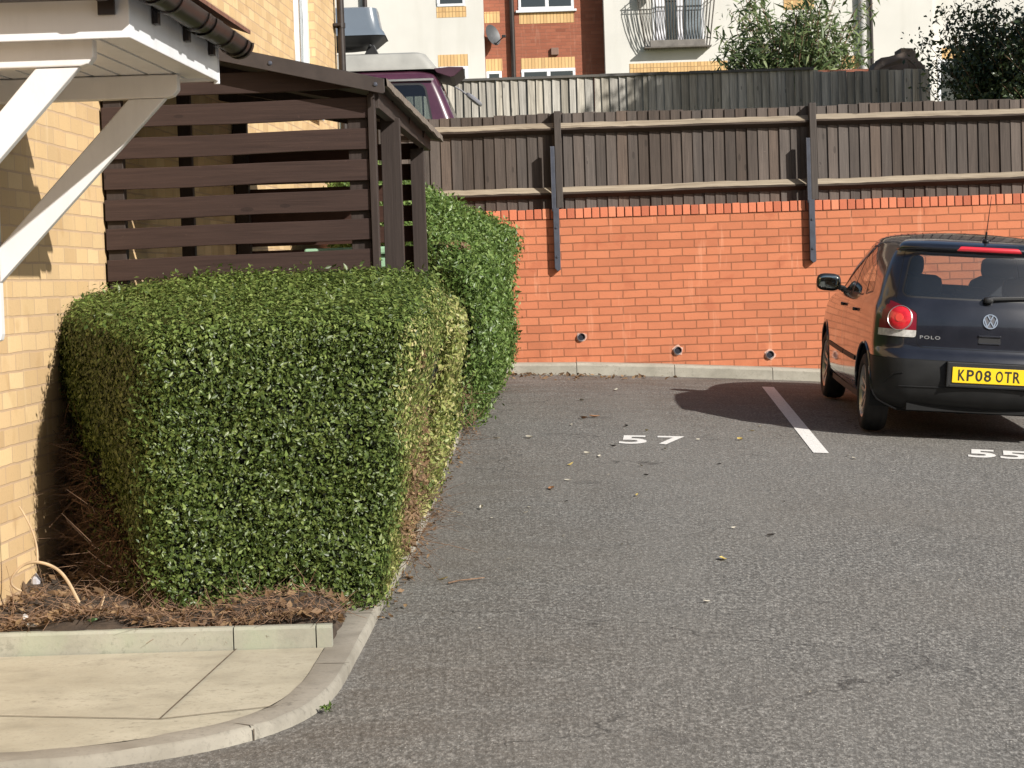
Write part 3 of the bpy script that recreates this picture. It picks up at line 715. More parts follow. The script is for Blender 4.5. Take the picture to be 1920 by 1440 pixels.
# ------------------------------------------------------------------ timber lean-to shelter
le = empty('timber_shelter', (-1.3, 13, .6), 'dark brown slatted timber lean-to shelter against the buff house wall', 'shelter')
def lx(y): return .034 * (y - 11.1)
rz = lambda x, y: 2.752 + .235 * (-.58 - (x - lx(y)))
for k in range(-1, 9):
    b = MB(); z1 = 2.672 - .1495 * k; z0 = z1 - .104; t = .014 if k % 2 else .010; x0, x1 = wallx(11.1) + .012, -.668
    j = random.uniform(-.004, .004); m_ = 8; vs = []
    for i in range(m_ + 1):
        x = x0 + (x1 - x0) * i / m_; wv = .0025 * math.sin(i * 1.1 + k); vs += [(x, 11.10, z0 + t * i / m_ + wv + j), (x, 11.122, z0 + t * i / m_ + wv + j), (x, 11.122, min(rz(x, 11.1) - .03, z1 + t * i / m_ + wv * .6 + j)), (x, 11.10, min(rz(x, 11.1) - .03, z1 + t * i / m_ + wv * .6 + j))]
    fs = [(4 * i + a, 4 * i + (a + 1) % 4, 4 * i + 4 + (a + 1) % 4, 4 * i + 4 + a) for i in range(m_) for a in range(4)] + [(0, 1, 2, 3), (4 * m_ + 3, 4 * m_ + 2, 4 * m_ + 1, 4 * m_)]
    b.add(vs, fs); b.build('slat', SLAT, le, bevel=.003)
b = MB(); b.box(-.667, -.632, 11.085, 11.20, .5, 2.70); b.build('corner_trim', SLATV, le, bevel=.003)
for (x0, x1, y0, y1, zt_) in ((-.77, -.672, 11.125, 11.22, 2.68), (wallx(11.2) + .012, wallx(11.2) + .10, 11.125, 11.21, 2.9), (-1.725, -1.655, 11.9, 11.97, 2.90), (-.668, -.563, 12.2, 12.30, 2.66), (-.625, -.535, 14.9, 15.0, 2.66), (wallx(14.9) + .012, wallx(14.9) + .1, 14.9, 15.0, 2.95)):
    b = MB(); b.box(x0, x1, y0, y1, .45, zt_); b.build('post', SLATV, le, bevel=.003)
b = MB(); b.hexa([(-.665, 11.201, 2.635), (-.615, 11.201, 2.635), (-.50, 15.3, 2.665), (-.55, 15.3, 2.665)], [(-.665, 11.201, 2.735), (-.615, 11.201, 2.735), (-.50, 15.3, 2.75), (-.55, 15.3, 2.75)]); b.build('eaves_beam', SLATY, le, bevel=.003)
for y in (12.1, 13.3, 14.5):
    b = MB(); b.bar((wallx(y), y, 3.03), (-.62 + lx(y), y, 2.745), .05, .09); b.build('rafter', SLATV, le)
# back screen, seen through the open side
for k in range(-1, 13):
    b = MB(); z1 = 2.565 - .137 * k; b.box(wallx(14.88) + .02, -.57, 15.0, 15.02, z1 - .108, z1); b.build('slat', SLAT, le)
# roof: sheet boards with edge trim
rz = lambda x, y: 2.752 + .235 * (-.58 - (x - lx(y)))
b = MB()
Y0, Y1 = 11.02, 15.36
b.hexa([(wallx(Y0), Y0, rz(wallx(Y0), Y0) - .02), (-.58 + lx(Y0), Y0, 2.732), (-.58 + lx(Y1), Y1, 2.732), (wallx(Y1), Y1, rz(wallx(Y1), Y1) - .02)],
       [(wallx(Y0), Y0, rz(wallx(Y0), Y0)), (-.58 + lx(Y0), Y0, 2.752), (-.58 + lx(Y1), Y1, 2.752), (wallx(Y1), Y1, rz(wallx(Y1), Y1))])
b.build('roof_sheet', plain('roof_boarding', (.07, .055, .042), rough=.7, var=.3), le)
b = MB(); xa = wallx(Y0)
b.prism([(xa, rz(xa, Y0) - .062), (-.585, 2.752 - .062), (-.575, 2.752 - .055), (-.575, 2.762), (xa, rz(xa, Y0) + .012)], lambda u, v, h: (u, h, v), Y0 - .02, Y0 - .003)
tr = b.build('verge_trim', DARKMET, le, bevel=.002)
for x in (-1.62, -1.13, -.62):
    b = MB(); b.lathe([(.0, -.008), (.008, -.006), (.012, 0)], lambda u, v, h: (x + u, Y0 - .02 + h, rz(x, Y0) - .025 + v), 8); b.build('screw', STEEL, tr, smooth=True)
# felt edge along the eaves, slightly wavy
vs = []; m_ = 60
for i in range(m_ + 1):
    y = Y0 + (Y1 - Y0) * i / m_; x = -.575 + lx(y); wv = .003 * math.sin(i * .7) + random.uniform(-.002, .002)
    vs += [(x - .05, y, 2.772), (x + .012, y, 2.766 + wv * .4), (x + .016, y, 2.726 + wv), (x, y, 2.724 + wv)]
b = MB(); b.add(vs, [(4 * i + a, 4 * i + a + 1, 4 * i + 5 + a, 4 * i + 4 + a) for i in range(m_) for a in range(3)]); b.build('felt_edge', plain('roof_felt', (.15, .12, .095), rough=.9, var=.35, vscale=25, bump=.6, bscale=120), le)
b = MB(); b.add([(wallx(Y0), Y0 - .002, rz(wallx(Y0), Y0) + .016), (-.62, Y0 - .002, 2.775), (-.62 + lx(Y1), Y1, 2.775), (wallx(Y1), Y1, rz(wallx(Y1), Y1) + .016)], [(0, 1, 2, 3)]); b.build('roof_felt', plain('dark_felt', (.06, .05, .045), rough=.9, var=.3, vscale=20), le)

# pale green cabinet inside
gb = empty('green_cabinet', (-.80, 12.75, .55), 'pale green plastic cabinet standing inside the timber shelter', 'cabinet')
GRN = plain('pale_green_plastic', (.26, .42, .27), rough=.5, var=.12)
b = MB(); b.box(-1.12, -.635, 12.6, 13.1, .6, 1.93); b.build('body', GRN, gb, bevel=.02)
b = MB(); b.box(-1.14, -.615, 12.57, 13.12, 1.931, 1.975); b.build('lid', GRN, gb, bevel=.012)
for z in (1.79, 1.84):
    b = MB(); b.box(-.70, -.662, 12.592, 12.598, z, z + .018); b.build('vent_slot', BLACK, gb)

# ------------------------------------------------------------------ foliage tools
def hexmap(c, k, n):
    """rounded hexahedron through 8 corners (bottom FL FR BR BL, top FL FR BR BL); returns grid verts + quads"""
    c = np.array(c, float); V = []; Q = []; off = 0
    g = np.linspace(-1, 1, n); A, B = np.meshgrid(g, g)
    one = np.ones_like(A)
    for f in ((A, -one, B), (one, A, B), (-A, one, B), (-one, -A, B), (A, B, one)):
        P = np.stack(f, -1).reshape(-1, 3); nk = (np.abs(P) ** k).sum(1) ** (1 / k); P = P / nk[:, None]
        u, v, w_ = [(P[:, i] + 1) / 2 for i in range(3)]
        def bil(q): return (q[0] * ((1 - u) * (1 - v))[:, None] + q[1] * (u * (1 - v))[:, None] + q[2] * (u * v)[:, None] + q[3] * ((1 - u) * v)[:, None])
        X = bil(c[:4]) * (1 - w_)[:, None] + bil(c[4:]) * w_[:, None]
        V.append(X); idx = np.arange(n * n).reshape(n, n) + off
        Q.append(np.stack([idx[:-1, :-1], idx[:-1, 1:], idx[1:, 1:], idx[1:, :-1]], -1).reshape(-1, 4)); off += n * n
    return np.concatenate(V), np.concatenate(Q)
def lump(P, amp, fr, seed=0.0):
    return amp * (np.sin(P[:, 0] * fr + 1.3 * np.sin(P[:, 2] * fr * .8 + seed)) * np.sin(P[:, 1] * fr * 1.1 + seed * 2) + .7 * np.sin(P[:, 2] * fr * 1.7 + P[:, 0] * fr * .9 + seed))
def surf_sample(V, Q, dens):
    a, b_, c, d = V[Q[:, 0]], V[Q[:, 1]], V[Q[:, 2]], V[Q[:, 3]]
    nr = np.cross(c - a, d - b_); ar = np.linalg.norm(nr, axis=1) / 2; nr = nr / (2 * ar[:, None] + 1e-12)
    N = int(dens * ar.sum()); pick = RNG.choice(len(Q), N, p=ar / ar.sum()); u = RNG.random(N)[:, None]; v = RNG.random(N)[:, None]
    P = a[pick] * (1 - u) * (1 - v) + b_[pick] * u * (1 - v) + c[pick] * u * v + d[pick] * (1 - u) * v
    return P, nr[pick]
def leaves(P, N, L, W, spread=.9, up=.35, fold=.18, lvar=.35, nk=.75):
    n = len(P); nrm = N * (nk[:, None] if hasattr(nk, '__len__') else nk) + RNG.normal(0, spread, (n, 3)) * .6; nrm /= np.linalg.norm(nrm, axis=1)[:, None]
    t = RNG.normal(0, 1, (n, 3)) + np.array([0, 0, up]) + N * .4; t -= nrm * (t * nrm).sum(1)[:, None]; t /= np.linalg.norm(t, axis=1)[:, None]
    s = np.cross(nrm, t); l = (L * (1 + RNG.normal(0, lvar, n).clip(-.6, .8)))[:, None]; wd = l * (W / L) * .5
    base = P - t * l * .5; tip = P + t * l * .5; lf = P - t * l * .05 + s * wd + nrm * wd * fold * 2; rt = P - t * l * .05 - s * wd + nrm * wd * fold * 2
    V = np.stack([base, rt, tip, lf], 1).reshape(-1, 3); i = np.arange(n)[:, None] * 4
    T = np.concatenate([i + np.array([[0, 1, 2]]), i + np.array([[0, 2, 3]])], 1).reshape(-1, 3)
    return V, T
def twigs(P, D, L, r, bend=.25):
    n = len(P); D = D / np.linalg.norm(D, axis=1)[:, None]; L = L[:, None]; K = 4
    cv = RNG.normal(0, bend, (n, 3)); side = np.cross(D, np.array([.3, .5, .81])); side /= np.linalg.norm(side, axis=1)[:, None] + 1e-9; s2 = np.cross(D, side)
    V = np.zeros((n, K, 3, 3))
    for k in range(K):
        u = k / (K - 1); c = P + D * L * u + cv * L * u * u + RNG.normal(0, .035, (n, 3)) * L * (u > 0); rr = (r * (1 - .6 * u)); rr = rr[:, None] if hasattr(rr, '__len__') else rr
        for j in range(3):
            a = 2 * math.pi * j / 3; V[:, k, j] = c + (side * math.cos(a) + s2 * math.sin(a)) * rr
    V = V.reshape(-1, 3); Q = []
    for k in range(K - 1):
        for j in range(3):
            j2 = (j + 1) % 3; Q.append([k * 3 + j, k * 3 + j2, k * 3 + 3 + j2, k * 3 + 3 + j])
    Q = (np.arange(n)[:, None, None] * (K * 3) + np.array(Q)[None]).reshape(-1, 4)
    return V, Q
def join(parts):
    V = []; F = []; o = 0
    for v, f in parts: V.append(v); F.append(f + o); o += len(v)
    return np.concatenate(V), np.concatenate(F)

LEAFG = leafmat('privet_leaf', [(0, (.024, .038, .008)), (.35, (.052, .082, .017)), (.7, (.105, .142, .032)), (1, (.20, .235, .075))], rough=.40, trans=.20, spec=.36)
LEAFN = leafmat('new_growth_leaf', [(0, (.075, .118, .024)), (.4, (.145, .205, .046)), (.8, (.24, .30, .085)), (1, (.34, .36, .14))], rough=.42, trans=.25, spec=.4)
LEAFY = leafmat('yellowing_leaf', [(0, (.12, .16, .03)), (.35, (.25, .29, .075)), (.65, (.38, .375, .13)), (.88, (.50, .43, .21)), (1, (.42, .27, .14))], rough=.5, trans=.28)
LEAFB = leafmat('dead_brown_leaf', [(0, (.06, .034, .016)), (.5, (.17, .098, .046)), (1, (.33, .215, .11))], rough=.7, trans=.15)
LEAF2 = leafmat('fresh_hedge_leaf', [(0, (.040, .070, .014)), (.35, (.085, .145, .030)), (.7, (.165, .245, .06)), (1, (.30, .37, .14))], rough=.42, trans=.3)
TWIG = plain('dry_twig', (.20, .118, .070), rough=.85, var=.5, vscale=16, space='pos')
TWIGP = plain('pale_dead_stem', (.42, .30, .18), rough=.75, var=.25, vscale=16, space='pos')
CORE = plain('hedge_inner_shade', (.008, .010, .004), rough=1, var=.4, vscale=25, space='pos')  # near-black body colour stands in for the shade between the leaves

# ------------------------------------------------------------------ big hedge in front of the shelter
A_ = [(-1.47, 8.98, .40), (-.61, 9.28, .36), (-.50, 11.0, .52), (-2.30, 10.65, .50), (-1.50, 9.10, 1.50), (-.40, 9.50, 1.54), (-.30, 11.0, 1.74), (-2.30, 10.75, 1.72)]
B_ = [(-.60, 10.6, .53), (-.50, 10.6, .53), (-.42, 15.0, .74), (-.56, 15.0, .74), (-.57, 10.6, 1.70), (-.25, 10.6, 1.62), (-.36, 15.0, 1.58), (-.52, 15.0, 1.66)]
h1 = empty('clipped_hedge', (-1.0, 10.0, .5), 'large clipped box hedge with yellowing right side and bare twiggy lower corner', 'hedge')
def dome(V, amt, top):
    return V
core = []
VA, QA = hexmap(A_, 16, 48); VA[:, 2] += .10 * np.clip((VA[:, 2] - 1.1) / .5, 0, 1) * np.clip(1 - ((VA[:, 0] + 1.1) / 1.1) ** 2, 0, 1)
VB, QB = hexmap(B_, 7, 40)
for V_ in (VA, VB):
    V_ += np.stack([lump(V_, .014, 6, 1.0), lump(V_, .016, 7, 2.0), lump(V_, .009, 8, .4) * (V_[:, 2] > 1.0)], -1)
def shrink(V, c, k): return c + (V - c) * k
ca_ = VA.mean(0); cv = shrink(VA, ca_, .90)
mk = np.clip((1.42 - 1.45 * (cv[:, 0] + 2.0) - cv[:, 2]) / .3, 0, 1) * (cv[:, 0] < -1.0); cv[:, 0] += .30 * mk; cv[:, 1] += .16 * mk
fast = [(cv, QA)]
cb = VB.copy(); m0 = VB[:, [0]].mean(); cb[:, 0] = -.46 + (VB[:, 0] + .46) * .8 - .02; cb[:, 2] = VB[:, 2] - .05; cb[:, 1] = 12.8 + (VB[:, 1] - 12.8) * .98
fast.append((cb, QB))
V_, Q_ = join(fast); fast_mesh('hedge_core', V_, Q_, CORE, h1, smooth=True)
def region(P):
    """bare = twiggy gap at the lower left; dry = yellow side to the kerb"""
    front = P[:, 1] < 9.75 + .35 * (P[:, 0] + 1.5)
    bare = P[:, 2] < 1.33 - 1.42 * (P[:, 0] + 2.0) + .06 * np.sin(P[:, 1] * 23 + P[:, 2] * 17)
    low = P[:, 2] < .52 + .05 * np.sin(P[:, 0] * 11)
    return bare, low
Gp, Yp = [], []
P, N = surf_sample(VA, QA, 29000)
keep = (P[:, 0] > -2.06) & ~((P[:, 1] > 10.6) & (P[:, 2] < 1.45)) & ~((P[:, 0] < -1.0) & (P[:, 1] > 10.2) & (P[:, 2] < 1.2))
P, N = P[keep], N[keep]
fr_ = (N[:, 1] < -.6); P = P + N * (RNG.normal(-.012, 1, len(P)) * np.where(fr_, .034, .020) - np.where(fr_, .012, .004))[:, None]
bare, low = region(P)
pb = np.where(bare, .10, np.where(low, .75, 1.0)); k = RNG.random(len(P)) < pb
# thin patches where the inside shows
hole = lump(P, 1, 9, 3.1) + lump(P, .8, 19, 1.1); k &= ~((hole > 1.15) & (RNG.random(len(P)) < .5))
P, N = P[k], N[k]
side = (N[:, 0] > .55)
dry = side & (P[:, 1] > 9.45); dr = RNG.random(len(P)); 
yel = dry & (dr < .68 * np.clip(1.95 - P[:, 2], .4, 1) + .12)
NK = np.where(N[:, 1] < -.6, .75, 1.7); ng = ~yel & (RNG.random(len(P)) < np.where(N[:, 2] > .5, .48, np.where(N[:, 1] < -.6, .10, np.where(N[:, 0] < -.5, .03, .22))))
Np = [leaves(P[ng], N[ng], .021, .0105, nk=NK[ng])]; gg = ~yel & ~ng; Gp.append(leaves(P[gg], N[gg], .019, .0098, nk=NK[gg])); Yp.append(leaves(P[yel], N[yel], .021, .010, nk=1.7))
P, N = surf_sample(VB, QB, 15000); k = (P[:, 1] > 10.72) & ~((N[:, 0] < -.5) & (P[:, 2] < 1.3)); P, N = P[k], N[k]; P = P + N * RNG.normal(-.005, .028, len(P))[:, None]
dr = RNG.random(len(P)); yel = (N[:, 0] > .3) & (dr < np.interp(P[:, 1], [10.9, 12.5, 14.9], [.85, .60, .45]) * np.clip(1.9 - P[:, 2] * .5, .5, 1))
Gp.append(leaves(P[~yel], N[~yel], .025, .013)); Yp.append(leaves(P[yel], N[yel], .025, .013))
# shoots that stick out of the clipped faces
P, N = surf_sample(VA, QA, 420); k = (N[:, 2] > .35) & (P[:, 0] > -2.02); P, N = P[k], N[k]
Gp.append(leaves(P + N * RNG.random(len(P))[:, None] * .075, N, .025, .012, spread=1.4, up=1.2))
V_, T_ = join(Gp); fast_mesh('green_leaves', V_, T_, LEAFG, h1)
V_, T_ = join(Yp); fast_mesh('yellowing_leaves', V_, T_, LEAFY, h1)
V_, T_ = join(Np); fast_mesh('new_growth', V_, T_, LEAFN, h1)
# brown dead patches: lower side to the kerb, odd clusters on top, skirt
def ball(c, r, n): 
    p = RNG.normal(0, 1, (n, 3)); p /= np.linalg.norm(p, axis=1)[:, None]; return np.array(c) + p * np.array(r) * RNG.random((n, 1)) ** .4, p
Bp = []
for c, r, n in (((-1.20, 9.75, 1.63), (.06, .05, .03), 150), ((-.62, 9.9, 1.64), (.05, .05, .025), 90), ((-.47, 9.85, .85), (.05, .34, .30), 800), ((-.43, 10.3, 1.00), (.04, .3, .25), 300), ((-.40, 9.75, 1.45), (.03, .12, .08), 120)):
    p, nn = ball(c, r, n); Bp.append(leaves(p, nn * .3 + np.array([.6, -.5, .2]), .026, .012, spread=1.2))
V_, T_ = join(Bp); fast_mesh('dead_leaves', V_, T_, LEAFB, h1)
# twigs: skirt along the bottom, dry side, bare corner
TP = []; n = 950
n = 13000; p = np.stack([RNG.uniform(-2.02, -1.30, n), RNG.uniform(9.2, 10.3, n), RNG.uniform(.50, 1.35, n)], -1); ok = (p[:, 0] > wallx(p[:, 1]) + .03) & (p[:, 2] < 1.22 - 1.45 * (p[:, 0] + 2.0)) & (p[:, 0] > -1.5 - .533 * (p[:, 1] - 9.1) - .02) & (p[:, 0] < -1.5 - .533 * (p[:, 1] - 9.1) + .30); p = p[ok]
d = np.stack([RNG.normal(-.55, .6, len(p)), RNG.normal(-.75, .45, len(p)), RNG.normal(-.05, .55, len(p))], -1); TP.append(twigs(p, d, RNG.uniform(.05, .24, len(p)), RNG.uniform(.0010, .0026, len(p)), .40))
n = 1100; u = RNG.random(n); p = np.stack([-1.50 + .90 * u, 9.08 + .36 * u + RNG.uniform(.0, .2, n), RNG.uniform(.44, .60, n)], -1)
d = np.stack([RNG.normal(0, .6, n), RNG.normal(-.5, .5, n), RNG.normal(-.25, .5, n)], -1); TP.append(twigs(p, d, RNG.uniform(.04, .14, n), RNG.uniform(.001, .0026, n), .4))
n = 900; p = np.stack([RNG.uniform(-.56, -.44, n), RNG.uniform(9.5, 12.2, n), RNG.uniform(.55, 1.35, n)], -1)
d = np.stack([RNG.normal(.7, .5, n), RNG.normal(-.3, .6, n), RNG.normal(.2, .6, n)], -1); TP.append(twigs(p, d, RNG.uniform(.06, .17, n), RNG.uniform(.001, .0024, n), .4))
V_, Q_ = join(TP); fast_mesh('twigs', V_, Q_, TWIG, h1)
sb = MB()
for i in range(16):
    x = -1.75 + 1.1 * i / 15; y = 10.05 + .2 * math.sin(i * 2.3); pts = [(x, y, .45)]
    for j in range(4): pts.append((pts[-1][0] + random.uniform(-.12, .09), pts[-1][1] + random.uniform(-.14, .06), pts[-1][2] + random.uniform(.07, .18)))
    sb.tube(pts, [.011, .009, .007, .005, .004], 6)
sb.build('stems', TWIG, h1, smooth=True)

# ------------------------------------------------------------------ taller hedge between the shelter and the wall
C_ = [(-1.35, 17.2, .80), (-.29, 15.45, .72), (-.10, 19.7, .95), (-1.5, 19.7, .95), (-1.30, 17.2, 2.60), (-.15, 15.55, 1.80), (.08, 19.3, 2.14), (-1.25, 19.3, 2.86)]
h2 = empty('clipped_hedge', (-.5, 17.5, .8), 'tall bright green clipped hedge filling the corner before the orange brick wall', 'hedge')
VC, QC = hexmap(C_, 13, 46); VC += np.stack([lump(VC, .05, 3.3, 1.0), lump(VC, .05, 3.8, 2.0), lump(VC, .03, 4, .4) * (VC[:, 2] > 1.2)], -1)
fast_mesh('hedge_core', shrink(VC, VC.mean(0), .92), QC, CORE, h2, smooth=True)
P, N = surf_sample(VC, QC, 9800); k = ~((N[:, 0] < -.4) & (P[:, 2] < 1.6)); P, N = P[k], N[k]; P = P + N * RNG.normal(0, .04, len(P))[:, None]
hole = lump(P, 1, 7, 3.1) + lump(P, .8, 15, 1.1); k = ~((hole > 1.1) & (RNG.random(len(P)) < .7)); P, N = P[k], N[k]
P2, N2 = surf_sample(VC, QC, 160); k = (N2[:, 2] > .3); P2, N2 = P2[k], N2[k]
V_, T_ = join([leaves(P, N, .033, .0155, up=.6), leaves(P2 + N2 * RNG.random(len(P2))[:, None] * .12, N2, .046, .018, spread=1.4, up=1.5)]); fast_mesh('leaves', V_, T_, LEAF2, h2)
p, nn = ball((-.40, 16.3, 2.02), (.14, .2, .05), 160); V_, T_ = leaves(p, nn * .4 + np.array([.4, -.5, .6]), .035, .016); fast_mesh('dead_leaves', V_, T_, LEAFB, h2)
n = 260; p = np.stack([RNG.uniform(-.75, -.25, n), RNG.uniform(15.35, 15.7, n), RNG.uniform(.7, 1.0, n)], -1); d = np.stack([RNG.normal(.2, .6, n), RNG.normal(-.4, .5, n), RNG.normal(.2, .6, n)], -1)
V_, Q_ = twigs(p, d, RNG.uniform(.06, .2, n), RNG.uniform(.0015, .003, n), .4); fast_mesh('twigs', V_, Q_, TWIG, h2)

# ------------------------------------------------------------------ litter in the bed, dead stems
n = 1500; py = 8.63 + RNG.random(n) ** 2.0 * 1.1; px = wallx(py) + .01 + RNG.random(n) * (-.72 - wallx(py)); pz = np.array([bed_z(a, c) for a, c in zip(px, py)]) + RNG.random(n) * .03
d = np.stack([RNG.normal(0, 1, n), RNG.normal(0, 1, n), RNG.normal(.12, .3, n)], -1); V1, Q1 = twigs(np.stack([px, py, pz], -1), d, RNG.uniform(.03, .14, n), RNG.uniform(.0009, .0026, n), .3)
tag(fast_mesh('plant_litter', V1, Q1, TWIG), 'mat of broken dry twigs lying over the planting bed', 'plant litter', kind='stuff')
n = 1100; py = 8.63 + RNG.random(n) ** 1.8 * 1.0; px = wallx(py) + .01 + RNG.random(n) * (-.70 - wallx(py)); pz = np.array([bed_z(a, c) for a, c in zip(px, py)]) + RNG.random(n) * .03
V1, T1 = leaves(np.stack([px, py, pz], -1), np.tile([0, -.2, 1.0], (n, 1)), .034, .018, spread=.8); tag(fast_mesh('leaf_litter', V1, T1, LEAFB), 'brown dead leaves scattered over the soil of the planting bed', 'leaf litter', kind='stuff')
# kerb-side litter below the hedges
n = 520; yy = RNG.uniform(9.2, 16.2, n); xx = np.interp(yy, [p[1] for p in OUTF[:8]][::-1], [p[0] for p in OUTF[:8]][::-1]) + RNG.normal(.0, .05, n); zz = G(xx, yy) + .012 + np.where(xx < np.interp(yy, [p[1] for p in OUTF[:8]][::-1], [p[0] for p in OUTF[:8]][::-1]), .045, 0)
V1, T1 = leaves(np.stack([xx, yy, zz], -1), np.tile([0, 0, 1.0], (n, 1)), .026, .013, spread=.6); tag(fast_mesh('leaf_litter', V1, T1, LEAFB), 'thin line of brown leaf crumbs along the kerb under the hedges', 'leaf litter', kind='stuff')
n = 420; xx = RNG.uniform(-.3, 1.6, n); yy = 20.55 - np.abs(RNG.normal(0, .25, n)); k = RNG.random(n) < np.interp(xx, [-.3, .3, 1.6], [1, .35, .12]); xx, yy = xx[k], yy[k]
V1, T1 = leaves(np.stack([xx, yy, G(xx, yy) + .012], -1), np.tile([0, 0, 1.0], (len(xx), 1)), .05, .026, spread=.6); tag(fast_mesh('leaf_litter', V1, T1, LEAFB), 'drift of brown leaves at the foot of the orange wall beside the tall hedge', 'leaf litter', kind='stuff')

def stem(pix, Y, r, lab, cat='dead stem', mat=TWIGP):
    P_ = [at(x, y, Y + dy) for x, y, dy in pix]
    Q_ = [Vector(p) for p in P_]
    for _ in range(2):
        R2 = [Q_[0]]
        for a, c in zip(Q_[:-1], Q_[1:]): R2 += [a.lerp(c, .25), a.lerp(c, .75)]
        Q_ = R2 + [Q_[-1]]
    m_ = MB(); m_.tube(Q_, [r * (1 - .45 * i / len(Q_)) for i in range(len(Q_))], 8); o = m_.build('dead_stem', mat, None, smooth=True); tag(o, lab, cat, 'dead stems by the house wall'); return o
stem([(148, 1130, .0), (128, 1090, 0), (110, 1068, 0), (85, 1056, 0), (60, 1053, 0), (38, 1062, 0), (22, 1082, 0), (20, 1095, .0), (30, 1104, .02), (40, 1108, .03)], 8.84, .0075, 'thick pale dead stem bent into an arch beside the house wall')
stem([(70, 1054, 0), (70, 1030, .02), (64, 1005, .04), (56, 985, .06), (44, 962, .08), (36, 950, .08)], 8.85, .0050, 'thin pale upright dead stem rising from the bent arch')
stem([(178, 1172, 0), (186, 1150, .02), (196, 1118, .05)], 8.72, .0042, 'short pale broken stick leaning under the bare hedge corner')
# bits of waste lying in the bed
def scrap(name, px, Y, sx_, sy_, sz_, mat, lab, cat):
    p = at(*px, Y); m_ = MB(); P_ = []
    for i in range(9):
        a = 2 * math.pi * i / 9; P_.append((math.cos(a) * sx_ * random.uniform(.7, 1.1), math.sin(a) * sy_ * random.uniform(.6, 1.1)))
    m_.add([(p[0] + u, p[1] + v, p[2] + random.uniform(0, sz_)) for u, v in P_] + [(p[0], p[1], p[2] + sz_ * 1.3)] + [(p[0] + u * .9, p[1] + v * .9, p[2] - .006) for u, v in P_],
           [(i, (i + 1) % 9, 9) for i in range(9)] + [(i, 10 + i, 10 + (i + 1) % 9, (i + 1) % 9) for i in range(9)] + [tuple(range(18, 9, -1))])
    o = m_.build(name, mat); tag(o, lab, cat); return o
PAPER = plain('white_litter', (.72, .71, .69), rough=.6, var=.1, vscale=30); GREENL = plain('big_green_leaf', (.16, .30, .13), rough=.5, var=.3, vscale=30); GREYP = plain('grey_wrapper', (.42, .41, .43), rough=.4, var=.2, vscale=20)
scrap('paper_scrap', (58, 1172), 8.68, .024, .014, .012, PAPER, 'crumpled white paper scrap on the soil near the house wall', 'litter')
scrap('paper_scrap', (47, 1158), 8.74, .012, .01, .012, PAPER, 'tiny white scrap beside a red fragment near the house wall', 'litter')
scrap('wrapper', (68, 1092), 8.90, .022, .02, .03, GREYP, 'grey crumpled wrapper caught under the arched dead stem', 'litter')
scrap('green_leaf', (175, 1168), 8.68, .035, .016, .016, GREENL, 'large fallen green leaf lying just behind the concrete edging', 'leaf')

# ------------------------------------------------------------------ leaves fallen on the asphalt
LPALE = plain('pale_dry_leaf', (.46, .42, .34), rough=.6, var=.25, vscale=40); LYEL = plain('yellow_leaf', (.58, .44, .14), rough=.55, var=.25, vscale=40)
LBRN = plain('brown_leaf', (.30, .15, .07), rough=.65, var=.3, vscale=40); LDRK = plain('dark_clump', (.022, .017, .013), rough=.9, var=.4, vscale=40)
def leaf_mesh(L, W, curl):
    m_ = MB(); n = 6; mid = []; lf = []; rt = []
    for i in range(n + 1):
        u = i / n; wd = W * math.sin(math.pi * u ** .8) * .5; z = curl * (u - .5) ** 2 * 4 * L + .004
        mid.append(((u - .5) * L, 0, z)); lf.append(((u - .5) * L, wd, z + wd * .5 + curl * wd)); rt.append(((u - .5) * L, -wd, z + wd * .35))
    m_.add(mid + lf + rt, [(i, i + 1, n + 2 + i, n + 1 + i) for i in range(n)] + [(i + 1, i, 2 * n + 2 + i, 2 * n + 3 + i) for i in range(n)])
    return m_
protos = {}
def put_leaf(px, kind, L, lab=None):
    p = on_ground(*px); mt = {'p': LPALE, 'y': LYEL, 'b': LBRN, 'd': LDRK}[kind]
    if kind not in protos:
        o = leaf_mesh(1.0, .52, .17).build('fallen_leaf', mt, None, smooth=True, fix=False); protos[kind] = o
    else:
        o = protos[kind].copy(); COL.objects.link(o)
    o.location = (p[0], p[1], p[2] + .005); o.rotation_euler = (random.uniform(-.12, .2), random.uniform(-.15, .15), random.uniform(0, 6.28)); L *= .85; o.scale = (L, L * random.uniform(.6, 1.1), L * random.uniform(.6, 1.4))
    base = {'p': 'small pale dry leaf lying flat on the open grey asphalt', 'y': 'small yellow leaf lying on the open grey asphalt', 'b': 'small brown leaf lying on the open grey asphalt', 'd': 'little dark clump of dirt lying on the grey asphalt'}[kind]
    tag(o, lab or base, 'leaf' if kind != 'd' else 'dirt clump', 'leaves fallen on the asphalt')
